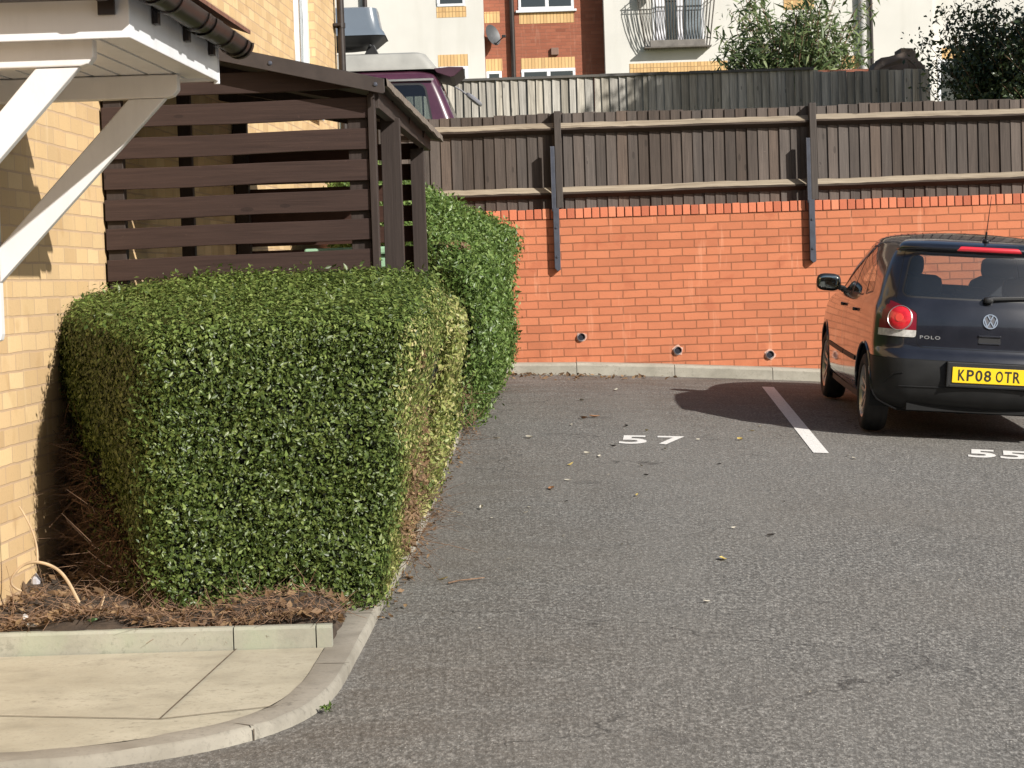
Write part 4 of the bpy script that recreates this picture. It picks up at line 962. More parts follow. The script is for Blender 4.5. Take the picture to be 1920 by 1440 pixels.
for px, k, L, lab in [((1355, 1050), 'y', .085, 'largest yellow leaf alone on the open asphalt in the foreground'), ((830, 1088), 'y', .07, 'curled yellow leaf on the asphalt by the corner of the big hedge'),
    ((1034, 918), 'b', .10, 'upright orange brown leaf on the asphalt below the number 57'), ((1115, 783), 'b', .12, 'long brown leaf on the asphalt above the number 57'), ((1094, 786), 'b', .10, 'smaller brown leaf next to a long brown one above the number 57'),
    ((993, 822), 'p', .10, 'long white leaf on the asphalt left of the number 57'),
    ((1070, 873), 'y', .08, None), ((1194, 931), 'y', .075, None), ((1388, 826), 'y', .09, None), ((1410, 809), 'y', .06, None), ((1212, 809), 'y', .05, None), ((846, 868), 'y', .05, None),
    ((1155, 733), 'p', .09, None), ((1090, 752), 'p', .08, None), ((1124, 857), 'p', .075, None), ((1101, 852), 'p', .06, None), ((1247, 844), 'p', .06, None), ((1202, 875), 'p', .05, None), ((1065, 902), 'p', .06, None), ((1140, 892), 'p', .03, None),
    ((993, 953), 'p', .045, None), ((985, 963), 'p', .04, None), ((1057, 1006), 'p', .04, None), ((1166, 1023), 'p', .03, None), ((1376, 992), 'p', .035, None), ((1325, 1130), 'p', .05, None), ((930, 824), 'p', .08, None), ((903, 955), 'p', .075, None), ((850, 963), 'p', .05, None), ((862, 968), 'p', .05, None),
    ((1072, 798), 'p', .06, None), ((1590, 856), 'p', .05, None), ((1601, 861), 'p', .06, None), ((1309, 826), 'p', .04, None), ((1425, 801), 'p', .06, None), ((922, 973), 'p', .03, None), ((735, 1258), 'p', .02, None), ((953, 1050), 'p', .025, None), ((900, 1180), 'p', .02, None), ((1520, 1300), 'p', .02, None), ((1800, 1090), 'p', .025, None), ((1740, 960), 'p', .03, None), ((1880, 1180), 'p', .02, None), ((1123, 1196), 'p', .015, None), ((1040, 1132), 'p', .015, None),
    ((1174, 800), 'd', .075, None), ((1149, 838), 'd', .06, None), ((1212, 893), 'd', .05, None), ((1446, 1006), 'd', .06, None), ((1061, 942), 'd', .035, None), ((1471, 942), 'd', .03, None), ((1349, 872), 'd', .05, None)]:
    put_leaf(px, k, L, lab)
m_ = MB(); m_.tube([Vector(on_ground(840, 1093, .01)), Vector(on_ground(862, 1088, .012)), Vector(on_ground(882, 1086, .014)), Vector(on_ground(908, 1083, .008))], [.004, .0035, .003, .002], 6)
tag(m_.build('twig', TWIG, None, smooth=True), 'thin brown twig on the asphalt beside the curled yellow leaf', 'twig')
m_ = MB(); P_ = on_ground(612, 1338, .0)
V1, T1 = leaves(np.array(P_) + RNG.normal(0, .012, (26, 3)) * np.array([1, .6, .4]) + np.array([0, 0, .02]), np.tile([0, -.3, 1.0], (26, 1)), .022, .009, up=1.2)
tag(fast_mesh('weed', V1, T1, LEAF2), 'tiny green weed growing at the foot of the curved kerb', 'weed')

# ------------------------------------------------------------------ vehicle shells
def smooth_interp(z, Z, F):
    Z = np.array(Z, float); F = np.array(F, float); h = np.diff(Z); dl = np.diff(F) / h; m = np.zeros(len(Z))
    m[0] = dl[0]; m[-1] = dl[-1]
    for i in range(1, len(Z) - 1): m[i] = 0 if dl[i - 1] * dl[i] <= 0 else 2 * dl[i - 1] * dl[i] / (dl[i - 1] + dl[i])
    i = np.clip(np.searchsorted(Z, z) - 1, 0, len(h) - 1); t = (z - Z[i]) / h[i]
    return ((1 + 2 * t) * (1 - t) ** 2) * F[i] + t * (1 - t) ** 2 * h[i] * m[i] + t * t * (3 - 2 * t) * F[i + 1] + t * t * (t - 1) * h[i] * m[i + 1]
def shell(tab, zs, bow=.09, bowl=1.4, taper=.05, fbow=.22):
    T = np.array(tab, float); rows = []
    for z in zs:
        yr, yf, w_, rr, rf = [smooth_interp(z, T[:, 0], T[:, k]) for k in range(1, 6)]
        pts = [(x, yr) for x in np.linspace(0, w_ - rr, 14, endpoint=False)]
        pts += [(w_ - rr + rr * math.sin(a), yr + rr - rr * math.cos(a)) for a in np.linspace(0, math.pi / 2, 18, endpoint=False)]
        pts += [(w_, y) for y in np.linspace(yr + rr, yf - rf, 60, endpoint=False)]
        pts += [(w_ - rf + rf * math.cos(a), yf - rf + rf * math.sin(a)) for a in np.linspace(0, math.pi / 2, 12, endpoint=False)]
        pts += [(x, yf) for x in np.linspace(w_ - rf, 0, 8)]
        out = []; ym = (yr + yf) / 2; hl = (yf - yr) / 2
        for x, y in pts:
            k = (x / w_) ** 2; y2 = y + bow * k * max(0, 1 - (y - yr) / bowl) - fbow * k * max(0, 1 - (yf - y) / bowl)
            out.append((x * (1 - taper * ((y - ym) / hl) ** 2), y2, z))
        rows.append(out)
    n = len(rows[0]); bm = bmesh.new(); grid = []
    for r in rows:
        right = [bm.verts.new(p) for p in r]
        left = [right[0]] + [bm.verts.new((-p[0], p[1], p[2])) for p in r[1:-1]] + [right[-1]]
        grid.append((right, left))
    for (r0, l0), (r1, l1) in zip(grid[:-1], grid[1:]):
        for i in range(n - 1):
            bm.faces.new((r0[i], r0[i + 1], r1[i + 1], r1[i])); bm.faces.new((l0[i + 1], l0[i], l1[i], l1[i + 1]))
    r, l = grid[-1]
    bm.faces.new(r + l[1:-1][::-1])
    bmesh.ops.recalc_face_normals(bm, faces=bm.faces); bm.normal_update()
    bm.faces.layers.int.new('reg'); return bm
def rounded(poly, r, n=4):
    out = []; P = [Vector(p) for p in poly]; m = len(P)
    for i in range(m):
        a, p, c = P[i - 1], P[i], P[(i + 1) % m]; d1 = (a - p); d2 = (c - p); rr = min(r, d1.length * .45, d2.length * .45)
        p0 = p + d1.normalized() * rr; p1 = p + d2.normalized() * rr
        for k in range(n + 1):
            t = k / n; out.append(tuple((1 - t) ** 2 * p0 + 2 * t * (1 - t) * p + t * t * p1))
    return out
def grow(poly, d):
    P = [Vector(p) for p in poly]; m = len(P); ar = sum(P[i - 1].x * P[i].y - P[i].x * P[i - 1].y for i in range(m)); s = 1 if ar > 0 else -1; out = []
    for i in range(m):
        t1 = (P[i] - P[i - 1]); t2 = (P[(i + 1) % m] - P[i])
        if t1.length < 1e-9: t1 = t2
        if t2.length < 1e-9: t2 = t1
        t = (t1.normalized() + t2.normalized()).normalized(); out.append(tuple(P[i] + Vector((t.y, -t.x)) * d * s))
    return out
def inpoly(u, v, poly):
    c = False; j = len(poly) - 1
    for i in range(len(poly)):
        (ui, vi), (uj, vj) = poly[i], poly[j]
        if (vi > v) != (vj > v) and u < (uj - ui) * (v - vi) / (vj - vi) + ui: c = not c
        j = i
    return c
def sel(bm, poly, axis, filt, margin=.06):
    us = [p[0] for p in poly]; vs = [p[1] for p in poly]; u0, u1, v0, v1 = min(us) - margin, max(us) + margin, min(vs) - margin, max(vs) + margin; R = []
    for f in bm.faces:
        c = f.calc_center_median(); u = c.y if axis == 'x' else c.x
        if u0 < u < u1 and v0 < c.z < v1 and filt(c, f.normal): R.append(f)
    return R
def cut(bm, poly, axis, filt, margin=.02):
    m = len(poly)
    for i in range(m):
        a, c = poly[i], poly[(i + 1) % m]; d = (c[0] - a[0], c[1] - a[1])
        if math.hypot(*d) < 1e-5: continue
        F = sel(bm, poly, axis, filt, margin)
        # only faces near this edge
        u0, u1 = min(a[0], c[0]) - .05, max(a[0], c[0]) + .05; v0, v1 = min(a[1], c[1]) - .05, max(a[1], c[1]) + .05
        G_ = []
        for f in F:
            ok = [((v.co.y if axis == 'x' else v.co.x), v.co.z) for v in f.verts]
            if max(q[0] for q in ok) > u0 and min(q[0] for q in ok) < u1 and max(q[1] for q in ok) > v0 and min(q[1] for q in ok) < v1: G_.append(f)
        geom = set(G_)
        for f in G_: geom.update(f.edges); geom.update(f.verts)
        co, no = ((0, a[0], a[1]), (0, -d[1], d[0])) if axis == 'x' else ((a[0], 0, a[1]), (-d[1], 0, d[0]))
        bmesh.ops.bisect_plane(bm, geom=list(geom), dist=1e-6, plane_co=co, plane_no=no)
    bm.normal_update()
def mark(bm, poly, axis, filt, reg, only=None):
    L = bm.faces.layers.int['reg']
    for f in sel(bm, poly, axis, filt):
        c = f.calc_center_median()
        if inpoly(c.y if axis == 'x' else c.x, c.z, poly) and (only is None or f[L] in only): f[L] = reg
def region_cut(bm, poly, axis, filt, reg, seam=0.0, seamreg=99, only=None):
    if seam:
        o = grow(poly, seam); cut(bm, o, axis, filt); mark(bm, o, axis, filt, seamreg, only)
        cut(bm, poly, axis, filt); mark(bm, poly, axis, filt, reg, None if only is None else set(only) | {seamreg})
    else:
        cut(bm, poly, axis, filt); mark(bm, poly, axis, filt, reg, only)
def extract(bm, regs, name, mats, parent, push=0.0, thick=0.0, matmap=None):
    L = bm.faces.layers.int['reg']; vm = {}; V = []; F = []; MI = []
    for f in bm.faces:
        if f[L] in regs:
            q = []
            for v in f.verts:
                if v not in vm: vm[v] = len(V); V.append(v.co + v.normal * push)
                q.append(vm[v])
            F.append(q); MI.append((matmap or {}).get(f[L], 0))
    me = bpy.data.meshes.new(name); me.from_pydata([tuple(v) for v in V], [], F)
    for m in (mats if isinstance(mats, (list, tuple)) else [mats]): me.materials.append(m)
    me.polygons.foreach_set('material_index', MI); me.polygons.foreach_set('use_smooth', [True] * len(F)); me.update()
    # shade with the normals of the whole body so that panels meet smoothly
    try:
        nl = [v.normal.copy() for v in vm]; me.normals_split_custom_set_from_vertices([tuple(n) for n in nl])
    except Exception as e: print('normals', e)
    o = link_mesh(name, me, parent)
    if thick: s_ = o.modifiers.new('thickness', 'SOLIDIFY'); s_.thickness = thick; s_.offset = -1
    return o

# ------------------------------------------------------------------ the parked car
def carpaint(name, col, rough=.28):
    t = NT(name); p = t.obj(); d = t.noise(p, 5, 5, .65)
    t.l(t.ramp(d, [(.35, col), (.75, tuple(c * 1.5 + .004 for c in col))]), t.b.inputs['Base Color'])
    t.b.inputs['Roughness'].default_value = rough; t.b.inputs['Coat Weight'].default_value = 1.0
    t.l(t.ramp(t.noise(p, 22, 5, .7), [(.3, (.02, .02, .02)), (.8, (.10, .10, .10))]), t.b.inputs['Coat Roughness'])
    t.b.inputs['Coat IOR'].default_value = 1.48; t.b.inputs['Specular IOR Level'].default_value = .4
    return t.m
PAINT = carpaint('black_car_paint', (.008, .009, .014))
TRIM = plain('grey_black_bumper_plastic', (.0125, .0125, .0125), rough=.55, var=.3, vscale=7, spec=.3)
GAP = plain('panel_gap', (.002, .002, .002), rough=.9, var=.1)
CGLASS = glass('car_glass', (.90, .93, .92), base=.10, grime=.02)
RUBBER = plain('tyre_rubber', (.014, .013, .013), rough=.8, var=.3, vscale=14, bump=.3, bscale=60)
ALLOY = plain('alloy_wheel', (.50, .48, .45), rough=.35, metal=.75, var=.12, vscale=9)
CHROME = plain('chrome', (.80, .79, .76), rough=.14, metal=1.0, var=.05)
SILVER = plain('satin_silver', (.62, .62, .61), rough=.3, metal=.8, var=.08)
LRED = plain('lamp_dark_red', (.17, .008, .018), rough=.3, var=.15, coat=.25, spec=.3)
LRED2 = plain('lamp_bright_red', (.62, .018, .030), rough=.2, var=.18, vscale=30, coat=1.0)
LCLR = plain('lamp_clear', (.50, .48, .45), rough=.15, var=.25, vscale=40, coat=1.0)
SEAT = plain('dark_seat_fabric', (.018, .019, .023), rough=.9, var=.2)
PLATEY = plain('yellow_plate', (.82, .56, .015), rough=.4, var=.03)
TXT = plain('plate_black', (.02, .018, .014), rough=.5, var=.1)
HUBD = plain('wheel_well', (.006, .006, .006), rough=.95, var=.2)

ctab = [  # z, rear y, front y, half width, rear corner radius, front corner radius
 (.205, .24, 3.70, .735, .26, .30), (.24, .13, 3.80, .775, .26, .32), (.29, .055, 3.86, .805, .25, .34), (.36, .018, 3.90, .818, .24, .36), (.46, .0, 3.915, .823, .23, .38), (.55, .008, 3.91, .825, .22, .38),
 (.60, .022, 3.90, .826, .22, .38), (.635, .045, 3.89, .826, .22, .38), (.66, .066, 3.87, .826, .22, .38), (.72, .070, 3.82, .825, .22, .38), (.80, .076, 3.70, .822, .22, .36), (.87, .086, 3.45, .816, .22, .34), (.925, .102, 3.10, .806, .22, .3), (.965, .118, 2.90, .790, .22, .25),
 (1.00, .138, 2.80, .778, .22, .22), (1.06, .168, 2.68, .762, .21, .2), (1.14, .212, 2.53, .738, .20, .2), (1.24, .272, 2.34, .700, .19, .2), (1.31, .312, 2.20, .668, .18, .2), (1.338, .318, 2.13, .655, .17, .2), (1.352, .288, 2.10, .648, .16, .2),
 (1.375, .272, 2.04, .636, .15, .2), (1.395, .288, 1.98, .618, .15, .2), (1.412, .35, 1.92, .590, .16, .2), (1.428, .46, 1.85, .548, .18, .2), (1.443, .62, 1.75, .485, .2, .2), (1.455, .80, 1.62, .40, .2, .2), (1.464, .97, 1.48, .29, .18, .18), (1.469, 1.10, 1.36, .17, .12, .12), (1.471, 1.18, 1.28, .06, .04, .04)]
zs = np.unique(np.concatenate([np.linspace(.205, 1.33, 64), np.linspace(1.33, 1.42, 16), np.array([1.425, 1.43, 1.436, 1.442, 1.448, 1.454, 1.459, 1.463, 1.466, 1.4685, 1.470, 1.471])]))
bm = shell(ctab, zs)
RW, FW, AR = .645, 3.11, .342
sideF = lambda c, n: abs(c.x) > .50 and abs(n.x) > .35
rearF = lambda c, n: n.y < -.15 and c.y < .6
frontF = lambda c, n: n.y > .15 and c.y > 1.5
# wheel arches: flared lip ring, then removed opening
for yc in (RW, FW):
    circ = [(yc + AR * math.cos(a), .30 + AR * math.sin(a)) for a in np.linspace(0, 2 * math.pi, 33)[:-1]]
    region_cut(bm, circ, 'x', lambda c, n: abs(c.x) > .5, 50)
# rear bumper: painted shoulder and black plastic
bF = lambda c, n: c.y < .50
region_cut(bm, [(-1, .585), (1, .585), (1, .652), (-1, .652)], 'y', bF, 2, only={0})
region_cut(bm, [(-1, .10), (1, .10), (1, .5795), (-1, .5795)], 'y', bF, 3, only={0})
mark(bm, [(-1, .5795), (1, .5795), (1, .585), (-1, .585)], 'y', bF, 99, {0})
mark(bm, [(-1, .652), (1, .652), (1, .658), (-1, .658)], 'y', lambda c, n: c.y < .42, 99, {0})
# tail lamps
lampo = [(.515, .735), (.515, .905), (.545, .925), (.685, .985), (.90, .975), (.90, .735)]
for s in (-1, 1):
    lp = [(s * u, v) for u, v in lampo]; lF = lambda c, n, s=s: c.y < .262 and c.x * s > .4
    region_cut(bm, rounded(lp, .02, 3), 'y', lF, 10, .004, only={0, 99})
    region_cut(bm, [(s * .515, .735), (s * .90, .735), (s * .90, .785), (s * .515, .785)], 'y', lF, 11, only={10})
# tailgate
tg = [(-.485, .668), (.485, .668), (.508, .70), (.508, .915), (.655, .99), (.575, 1.34), (.56, 1.352), (-.56, 1.352), (-.575, 1.34), (-.655, .99), (-.508, .915), (-.508, .70)]
region_cut(bm, rounded(tg, .035, 3), 'y', rearF, 4, .0035, only={0, 99})
rwp = rounded([(-.612, 1.025), (.612, 1.025), (.535, 1.315), (-.535, 1.315)], .055, 4)
region_cut(bm, rwp, 'y', rearF, 20, .012, 21)
region_cut(bm, rounded([(-.235, 1.360), (.235, 1.360), (.205, 1.389), (-.205, 1.389)], .008, 2), 'y', rearF, 12)
region_cut(bm, rounded([(-.60, 1.02), (.60, 1.02), (.49, 1.335), (-.49, 1.335)], .05, 3), 'y', frontF, 22, .01, 21)
# doors and side glass
rd = rounded([(.90, 1.0), (1.03, .66), (1.045, .325), (1.668, .305), (1.668, 1.36), (1.30, 1.365), (.98, 1.25)], .05, 3)
fd = rounded([(1.675, .305), (2.70, .31), (2.735, .60), (2.66, .93), (2.10, 1.275), (1.90, 1.345), (1.675, 1.36)], .05, 3)
rg_ = rounded([(1.03, .985), (1.60, .975), (1.60, 1.330), (1.34, 1.338), (1.10, 1.27)], .03, 3)
qg = rounded([(.68, 1.03), (.965, .995), (1.035, 1.245), (.93, 1.205), (.78, 1.12)], .03, 3)
fg = rounded([(1.715, .973), (2.53, .955), (2.09, 1.232), (1.90, 1.312), (1.715, 1.330)], .03, 3)
region_cut(bm, rd, 'x', sideF, 5, .0035, only={0}); region_cut(bm, fd, 'x', sideF, 6, .0035, only={0, 99})
for i_, g_ in enumerate((rg_, qg, fg)): region_cut(bm, g_, 'x', sideF, 23 + i_, .011, 21)
L = bm.faces.layers.int['reg']

CX0, CY0 = 3.334, 15.85; yaw = R_(1.7)
fh = Vector((math.sin(yaw), math.cos(yaw))); rh = Vector((math.cos(yaw), -math.sin(yaw)))
def gz(lx_, ly_): p = Vector((CX0, CY0)) + rh * lx_ + fh * ly_; return float(G(p.x, p.y))
sf = (gz(0, FW) - gz(0, RW)) / (FW - RW); sr = (gz(.72, 1.9) - gz(-.72, 1.9)) / 1.44
fv = Vector((fh.x, fh.y, sf)).normalized(); rv = Vector((rh.x, rh.y, sr)); rv = (rv - fv * rv.dot(fv)).normalized(); uv_ = rv.cross(fv)
car = empty('parked_car', (CX0, CY0, gz(0, RW) - RW * sf + .004), 'black five-door hatchback parked nose to the orange brick wall', 'car')
car.rotation_euler = Matrix((( rv.x, fv.x, uv_.x), (rv.y, fv.y, uv_.y), (rv.z, fv.z, uv_.z))).to_euler()
from mathutils.bvhtree import BVHTree
bvh = BVHTree.FromBMesh(bm)
def ysurf(x, z):
    h = bvh.ray_cast(Vector((x, -2, z)), Vector((0, 1, 0))); return h[0], h[1]
def side_x(y, z, s=-1):
    h = bvh.ray_cast(Vector((3 * s, y, z)), Vector((-s, 0, 0))); return h[0], h[1]
body = extract(bm, {0, 99}, 'body', [PAINT, GAP], car, matmap={99: 1})
bumper = extract(bm, {2, 3}, 'rear_bumper', [PAINT, TRIM], car, matmap={3: 1})
tgate = extract(bm, {4}, 'tailgate', PAINT, car)
# split side regions by side
def by_side(reg, s):
    return [f for f in bm.faces if f[L] == reg and f.calc_center_median().x * s > 0]
for s in (-1, 1):
    for reg, r2 in ((5, 105), (6, 106), (23, 123), (24, 124), (25, 125), (10, 110), (11, 111)):
        for f in by_side(reg, s): f[L] = r2 if s < 0 else r2 + 100
doors = {}
for s, o_ in ((-1, 100), (1, 200)):
    doors[(s, 'r')] = extract(bm, {o_ + 5}, 'rear_door', PAINT, car); doors[(s, 'f')] = extract(bm, {o_ + 6}, 'front_door', PAINT, car)
    extract(bm, {o_ + 23}, 'door_glass', CGLASS, doors[(s, 'r')], push=-.002); extract(bm, {o_ + 25}, 'door_glass', CGLASS, doors[(s, 'f')], push=-.002); extract(bm, {o_ + 24}, 'quarter_window', CGLASS, car, push=-.002)
    tl = extract(bm, {o_ + 10}, 'tail_lamp', LRED, car, push=.003); extract(bm, {o_ + 11}, 'reverse_lamp', LCLR, tl, push=.006)
    P0, N0 = ysurf(s * .628, .866); zq = N0.to_track_quat('Z', 'Y').to_matrix()
    def fl(u, v, h): return P0 + zq @ Vector((u, v, h))
    m_ = MB(); m_.lathe([(.0, .020), (.030, .0195), (.055, .017), (.078, .011), (.086, .004), (.087, -.02)], fl, 40); m_.build('lens', LRED2, tl, smooth=True, local=True)
    m_ = MB(); m_.lathe([(.086, -.01), (.086, .008), (.088, .010), (.0905, .008), (.091, -.02)], fl, 40); m_.build('lens_ring', SILVER, tl, smooth=True, local=True)
    m_ = MB(); m_.lathe([(.0, .0235), (.028, .0225), (.031, .018)], fl, 30); m_.build('inner_lens', plain('lamp_inner_red', (.75, .035, .035), rough=.15, var=.1, coat=1), tl, smooth=True, local=True)
extract(bm, {21}, 'window_seal', BLACK, car); extract(bm, {20}, 'rear_window', CGLASS, tgate, push=-.001); extract(bm, {22}, 'windscreen', CGLASS, car)
extract(bm, {12}, 'brake_lamp', plain('brake_lamp_red', (.55, .02, .035), rough=.3, var=.1, coat=1), car, push=.004)
# arches, underside, interior lining
m_ = MB()
for yc in (RW, FW):
    for s in (-1, 1):
        pts = [(yc + AR * math.cos(a), .30 + AR * math.sin(a)) for a in np.linspace(-.25, math.pi + .25, 26)]
        xo = s * .79; vs = [(xo, y, z) for y, z in pts] + [(s * .50, y, z) for y, z in pts]; k = len(pts)
        m_.add(vs, [(i, i + 1, k + i + 1, k + i) for i in range(k - 1)]); m_.add([(s * .5, y, z) for y, z in pts], [tuple(range(k))])
m_.build('wheel_arch', HUBD, car, local=True)
m_ = MB(); m_.box(-.60, .60, .30, 3.6, .19, .25); m_.box(-.70, .70, 1.02, 2.72, .20, .26); m_.box(-.55, .55, .12, .4, .215, .30); m_.build('underbody', HUBD, car, local=True)
m_ = MB(); m_.tube([(.34, .16, .24), (.34, .40, .25)], .025, 12); m_.build('exhaust', STEEL, car, local=True, smooth=True)
m_ = MB(); m_.box(-.70, .70, .25, 3.0, .30, .34); m_.box(-.72, .72, 2.45, 2.95, .34, .93); m_.box(-.62, .62, .20, .72, .34, .93); m_.build('interior_floor', SEAT, car, local=True)
# lips of the arches
for yc in (RW, FW):
    for s in (-1, 1):
        m_ = MB(); pts = []
        for a in np.linspace(-.28, math.pi + .28, 40):
            y, z = yc + (AR + .010) * math.cos(a), .30 + (AR + .010) * math.sin(a)
            h = side_x(y, max(z, .215), s)
            if h[0] is not None: pts.append((h[0].x, y, z))
        m_.tube(pts, .011, 6); m_.build('arch_lip', PAINT, car, local=True, smooth=True)
# wheels
def wheel(y, s):
    w_ = bpy.data.objects.new('wheel', None); COL.objects.link(w_); w_.parent = car; w_.location = (s * .715, y, .290); w_.empty_display_size = .1
    f = lambda u, v, h: (h * s, u, v)
    m_ = MB(); m_.lathe([(.190, .070), (.205, .086), (.245, .090), (.272, .080), (.286, .055), (.290, .02), (.290, -.02), (.286, -.055), (.270, -.08), (.2, -.085)], f, 56)
    for gx_ in (-.03, 0, .03): m_.lathe([(.2905, gx_ - .004), (.284, gx_ - .0035), (.284, gx_ + .0035), (.2905, gx_ + .004)], f, 56)
    m_.build('tyre', RUBBER, w_, local=True, smooth=True, angle=50)
    m_ = MB(); m_.lathe([(.196, .074), (.192, .080), (.184, .074), (.172, .060), (.165, -.05)], f, 56)
    m_.lathe([(.0, .062), (.034, .060), (.05, .050), (.055, .03)], f, 30)
    for k in range(5):
        a = 2 * math.pi * k / 5 + .3; ca_2, sa_ = math.cos(a), math.sin(a)
        for off in (-.020, .020):
            def g(r, t, h): return f(ca_2 * r - sa_ * t, sa_ * r + ca_2 * t, h)
            m_.add([g(.03, off - .011, .055), g(.03, off + .011, .055), g(.182, off * 2.0 + .014, .070), g(.182, off * 2.0 - .014, .070), g(.03, off - .013, .03), g(.03, off + .013, .03), g(.182, off * 2.0 + .016, .042), g(.182, off * 2.0 - .016, .042)],
                   [(0, 1, 2, 3), (7, 6, 5, 4), (0, 3, 7, 4), (1, 5, 6, 2), (2, 6, 7, 3), (0, 4, 5, 1)])
    m_.build('rim', ALLOY, w_, local=True, smooth=True, angle=30)
    m_ = MB(); m_.lathe([(.0, -.02), (.17, -.02)], f, 30); m_.lathe([(.0, .010), (.12, .010), (.12, -.02)], f, 30); m_.build('brake_disc', plain('brake_disc', (.07, .065, .06), rough=.6, metal=.5), w_, local=True)
for y in (RW, FW):
    for s in (-1, 1): wheel(y, s)
# seats
m_ = MB()
m_.superell((0, .88, .72), (.60, .12, .30), 5, 12); m_.build('rear_bench', SEAT, car, local=True, smooth=True)
for x, z in ((-.36, 1.075), (.36, 1.075), (0, 1.03)):
    m_ = MB(); m_.superell((x, .90, z), (.135, .055, .085 if x else .05), 4, 10); m_.build('headrest', SEAT, car, local=True, smooth=True)
for x in (-.36, .36):
    m_ = MB(); m_.superell((x, 1.82, .78), (.25, .11, .36), 4, 12); m_.superell((x, 1.95, .52), (.25, .30, .10), 4, 10); st_ = m_.build('front_seat', SEAT, car, local=True, smooth=True)
    m_ = MB(); m_.superell((x, 1.80, 1.20), (.135, .055, .085), 4, 10); m_.tube([(x - .06, 1.81, 1.05), (x - .06, 1.80, 1.16)], .007, 6); m_.tube([(x + .06, 1.81, 1.05), (x + .06, 1.80, 1.16)], .007, 6); m_.build('headrest', SEAT, st_, local=True, smooth=True)
# tailgate furniture
def on_tail(x, z, h=0.0): p, n = ysurf(x, z); return p + n * h
P0, N0 = ysurf(0, .872); zq = N0.to_track_quat('Z', 'Y').to_matrix(); zq = Matrix((Vector((1, 0, 0)), N0.cross(Vector((1, 0, 0))), N0)).transposed()
def fb(u, v, h): return P0 + zq @ Vector((u, v, h))
m_ = MB(); m_.lathe([(.046, .003), (.046, .009), (.053, .009), (.054, .006), (.054, -.004)], fb, 40)
def stroke(pts, wd):
    for a, c in zip(pts[:-1], pts[1:]):
        A = Vector(a) * .054; B2 = Vector(c) * .054; t = (B2 - A).normalized(); n = Vector((-t.y, t.x)) * wd; A -= t * wd * .5; B2 += t * wd * .5
        m_.hexa([fb(*(A - n), .002), fb(*(B2 - n), .002), fb(*(B2 + n), .002), fb(*(A + n), .002)], [fb(*(A - n), .008), fb(*(B2 - n), .008), fb(*(B2 + n), .008), fb(*(A + n), .008)])
stroke([(-.36, .80), (0, .14), (.36, .80)], .0040); stroke([(-.82, .36), (-.43, -.70), (0, .02), (.43, -.70), (.82, .36)], .0040)
em = m_.build('emblem', CHROME, tgate, local=True)
m_ = MB(); m_.lathe([(.0, .002), (.050, .002)], fb, 40); m_.build('emblem_ground', plain('emblem_ground', (.10, .10, .11), rough=.4, metal=.3), em, local=True)
uvp, fs = text_faces('POLO', 1, .02, 1.25)
m_ = MB(); x0, x1, z0, z1 = -.487, -.345, .728, .752
m_.add([tuple(on_tail(x0 + u * (x1 - x0), z0 + v * (z1 - z0), .0035)) for u, v in uvp], fs); m_.build('lettering', SILVER, tgate, local=True, fix=False)
m_ = MB(); pp = rounded([(-.082, .715), (.082, .715), (.074, .765), (-.074, .765)], .012, 3)
m_.add([tuple(on_tail(u, v, .0025)) for u, v in pp], [tuple(range(len(pp)))]); hb = m_.build('handle_recess', BLACK, tgate, local=True, fix=False)
m_ = MB(); m_.bar(on_tail(-.08, .768, .006), on_tail(.08, .768, .006), .014, .012); m_.bar(on_tail(-.075, .716, .005), on_tail(.075, .716, .005), .01, .007); m_.build('handle_lip', PAINT, hb, local=True, bevel=.003)
m_ = MB(); A = on_tail(-.02, 1.018, .028); B2 = on_tail(.40, 1.045, .022)
m_.bar(A, B2, .018, .020); m_.superell(on_tail(-.015, 1.013, .02), (.035, .03, .022), 3, 8); m_.bar(on_tail(-.02, 1.03, .012), on_tail(.42, 1.058, .010), .006, .014); m_.build('wiper', BLACK, tgate, local=True, bevel=.003)
# plate in its recess
pz, pw, ph = .492, .26, .0555
yp = float(on_tail(0, pz)[1]) - .004
m_ = MB(); m_.box(-.30, .30, yp - .001, yp + .05, pz - .085, pz + .088); pr_ = m_.build('plate_recess', BLACK, bumper, local=True, bevel=.004)
m_ = MB(); m_.box(-.302, -.282, yp - .018, yp + .05, pz - .088, pz + .09); m_.box(.282, .302, yp - .018, yp + .05, pz - .088, pz + .09); m_.box(-.281, .281, yp - .012, yp + .05, pz - .088, pz - .068); m_.build('recess_edge', TRIM, pr_, local=True, bevel=.005)
m_ = MB(); m_.box(-pw, pw, yp - .008, yp - .002, pz - ph, pz + ph); pl = m_.build('number_plate', PLATEY, bumper, local=True, bevel=.002)
m_ = MB(); chars = 'KP08 OTR'; x = -.219
for ch in chars:
    if ch == ' ': x += .033 - .011; continue
    uvp, fs = text_faces(ch, 1, .018)
    cw = .050
    # heavy upright plate strokes
    m_.add([(x + u * cw, yp - .0095, pz - .0395 + v * .079) for u, v in uvp], fs); x += cw + .011
m_.build('plate_characters', TXT, pl, local=True, fix=False)
# bumper creases, reflectors
m_ = MB()
for s in (-1, 1):
    pts = [tuple(on_tail(s * x, z, .002)) for x, z in ((.60, .485), (.655, .475), (.69, .44), (.715, .405))]
    m_.tube(pts, .006, 6)
m_.tube([tuple(on_tail(x, .40 - .02 * abs(x), .001)) for x in np.linspace(-.62, .62, 25)], .005, 6)
m_.build('bumper_crease', TRIM, bumper, local=True, smooth=True)
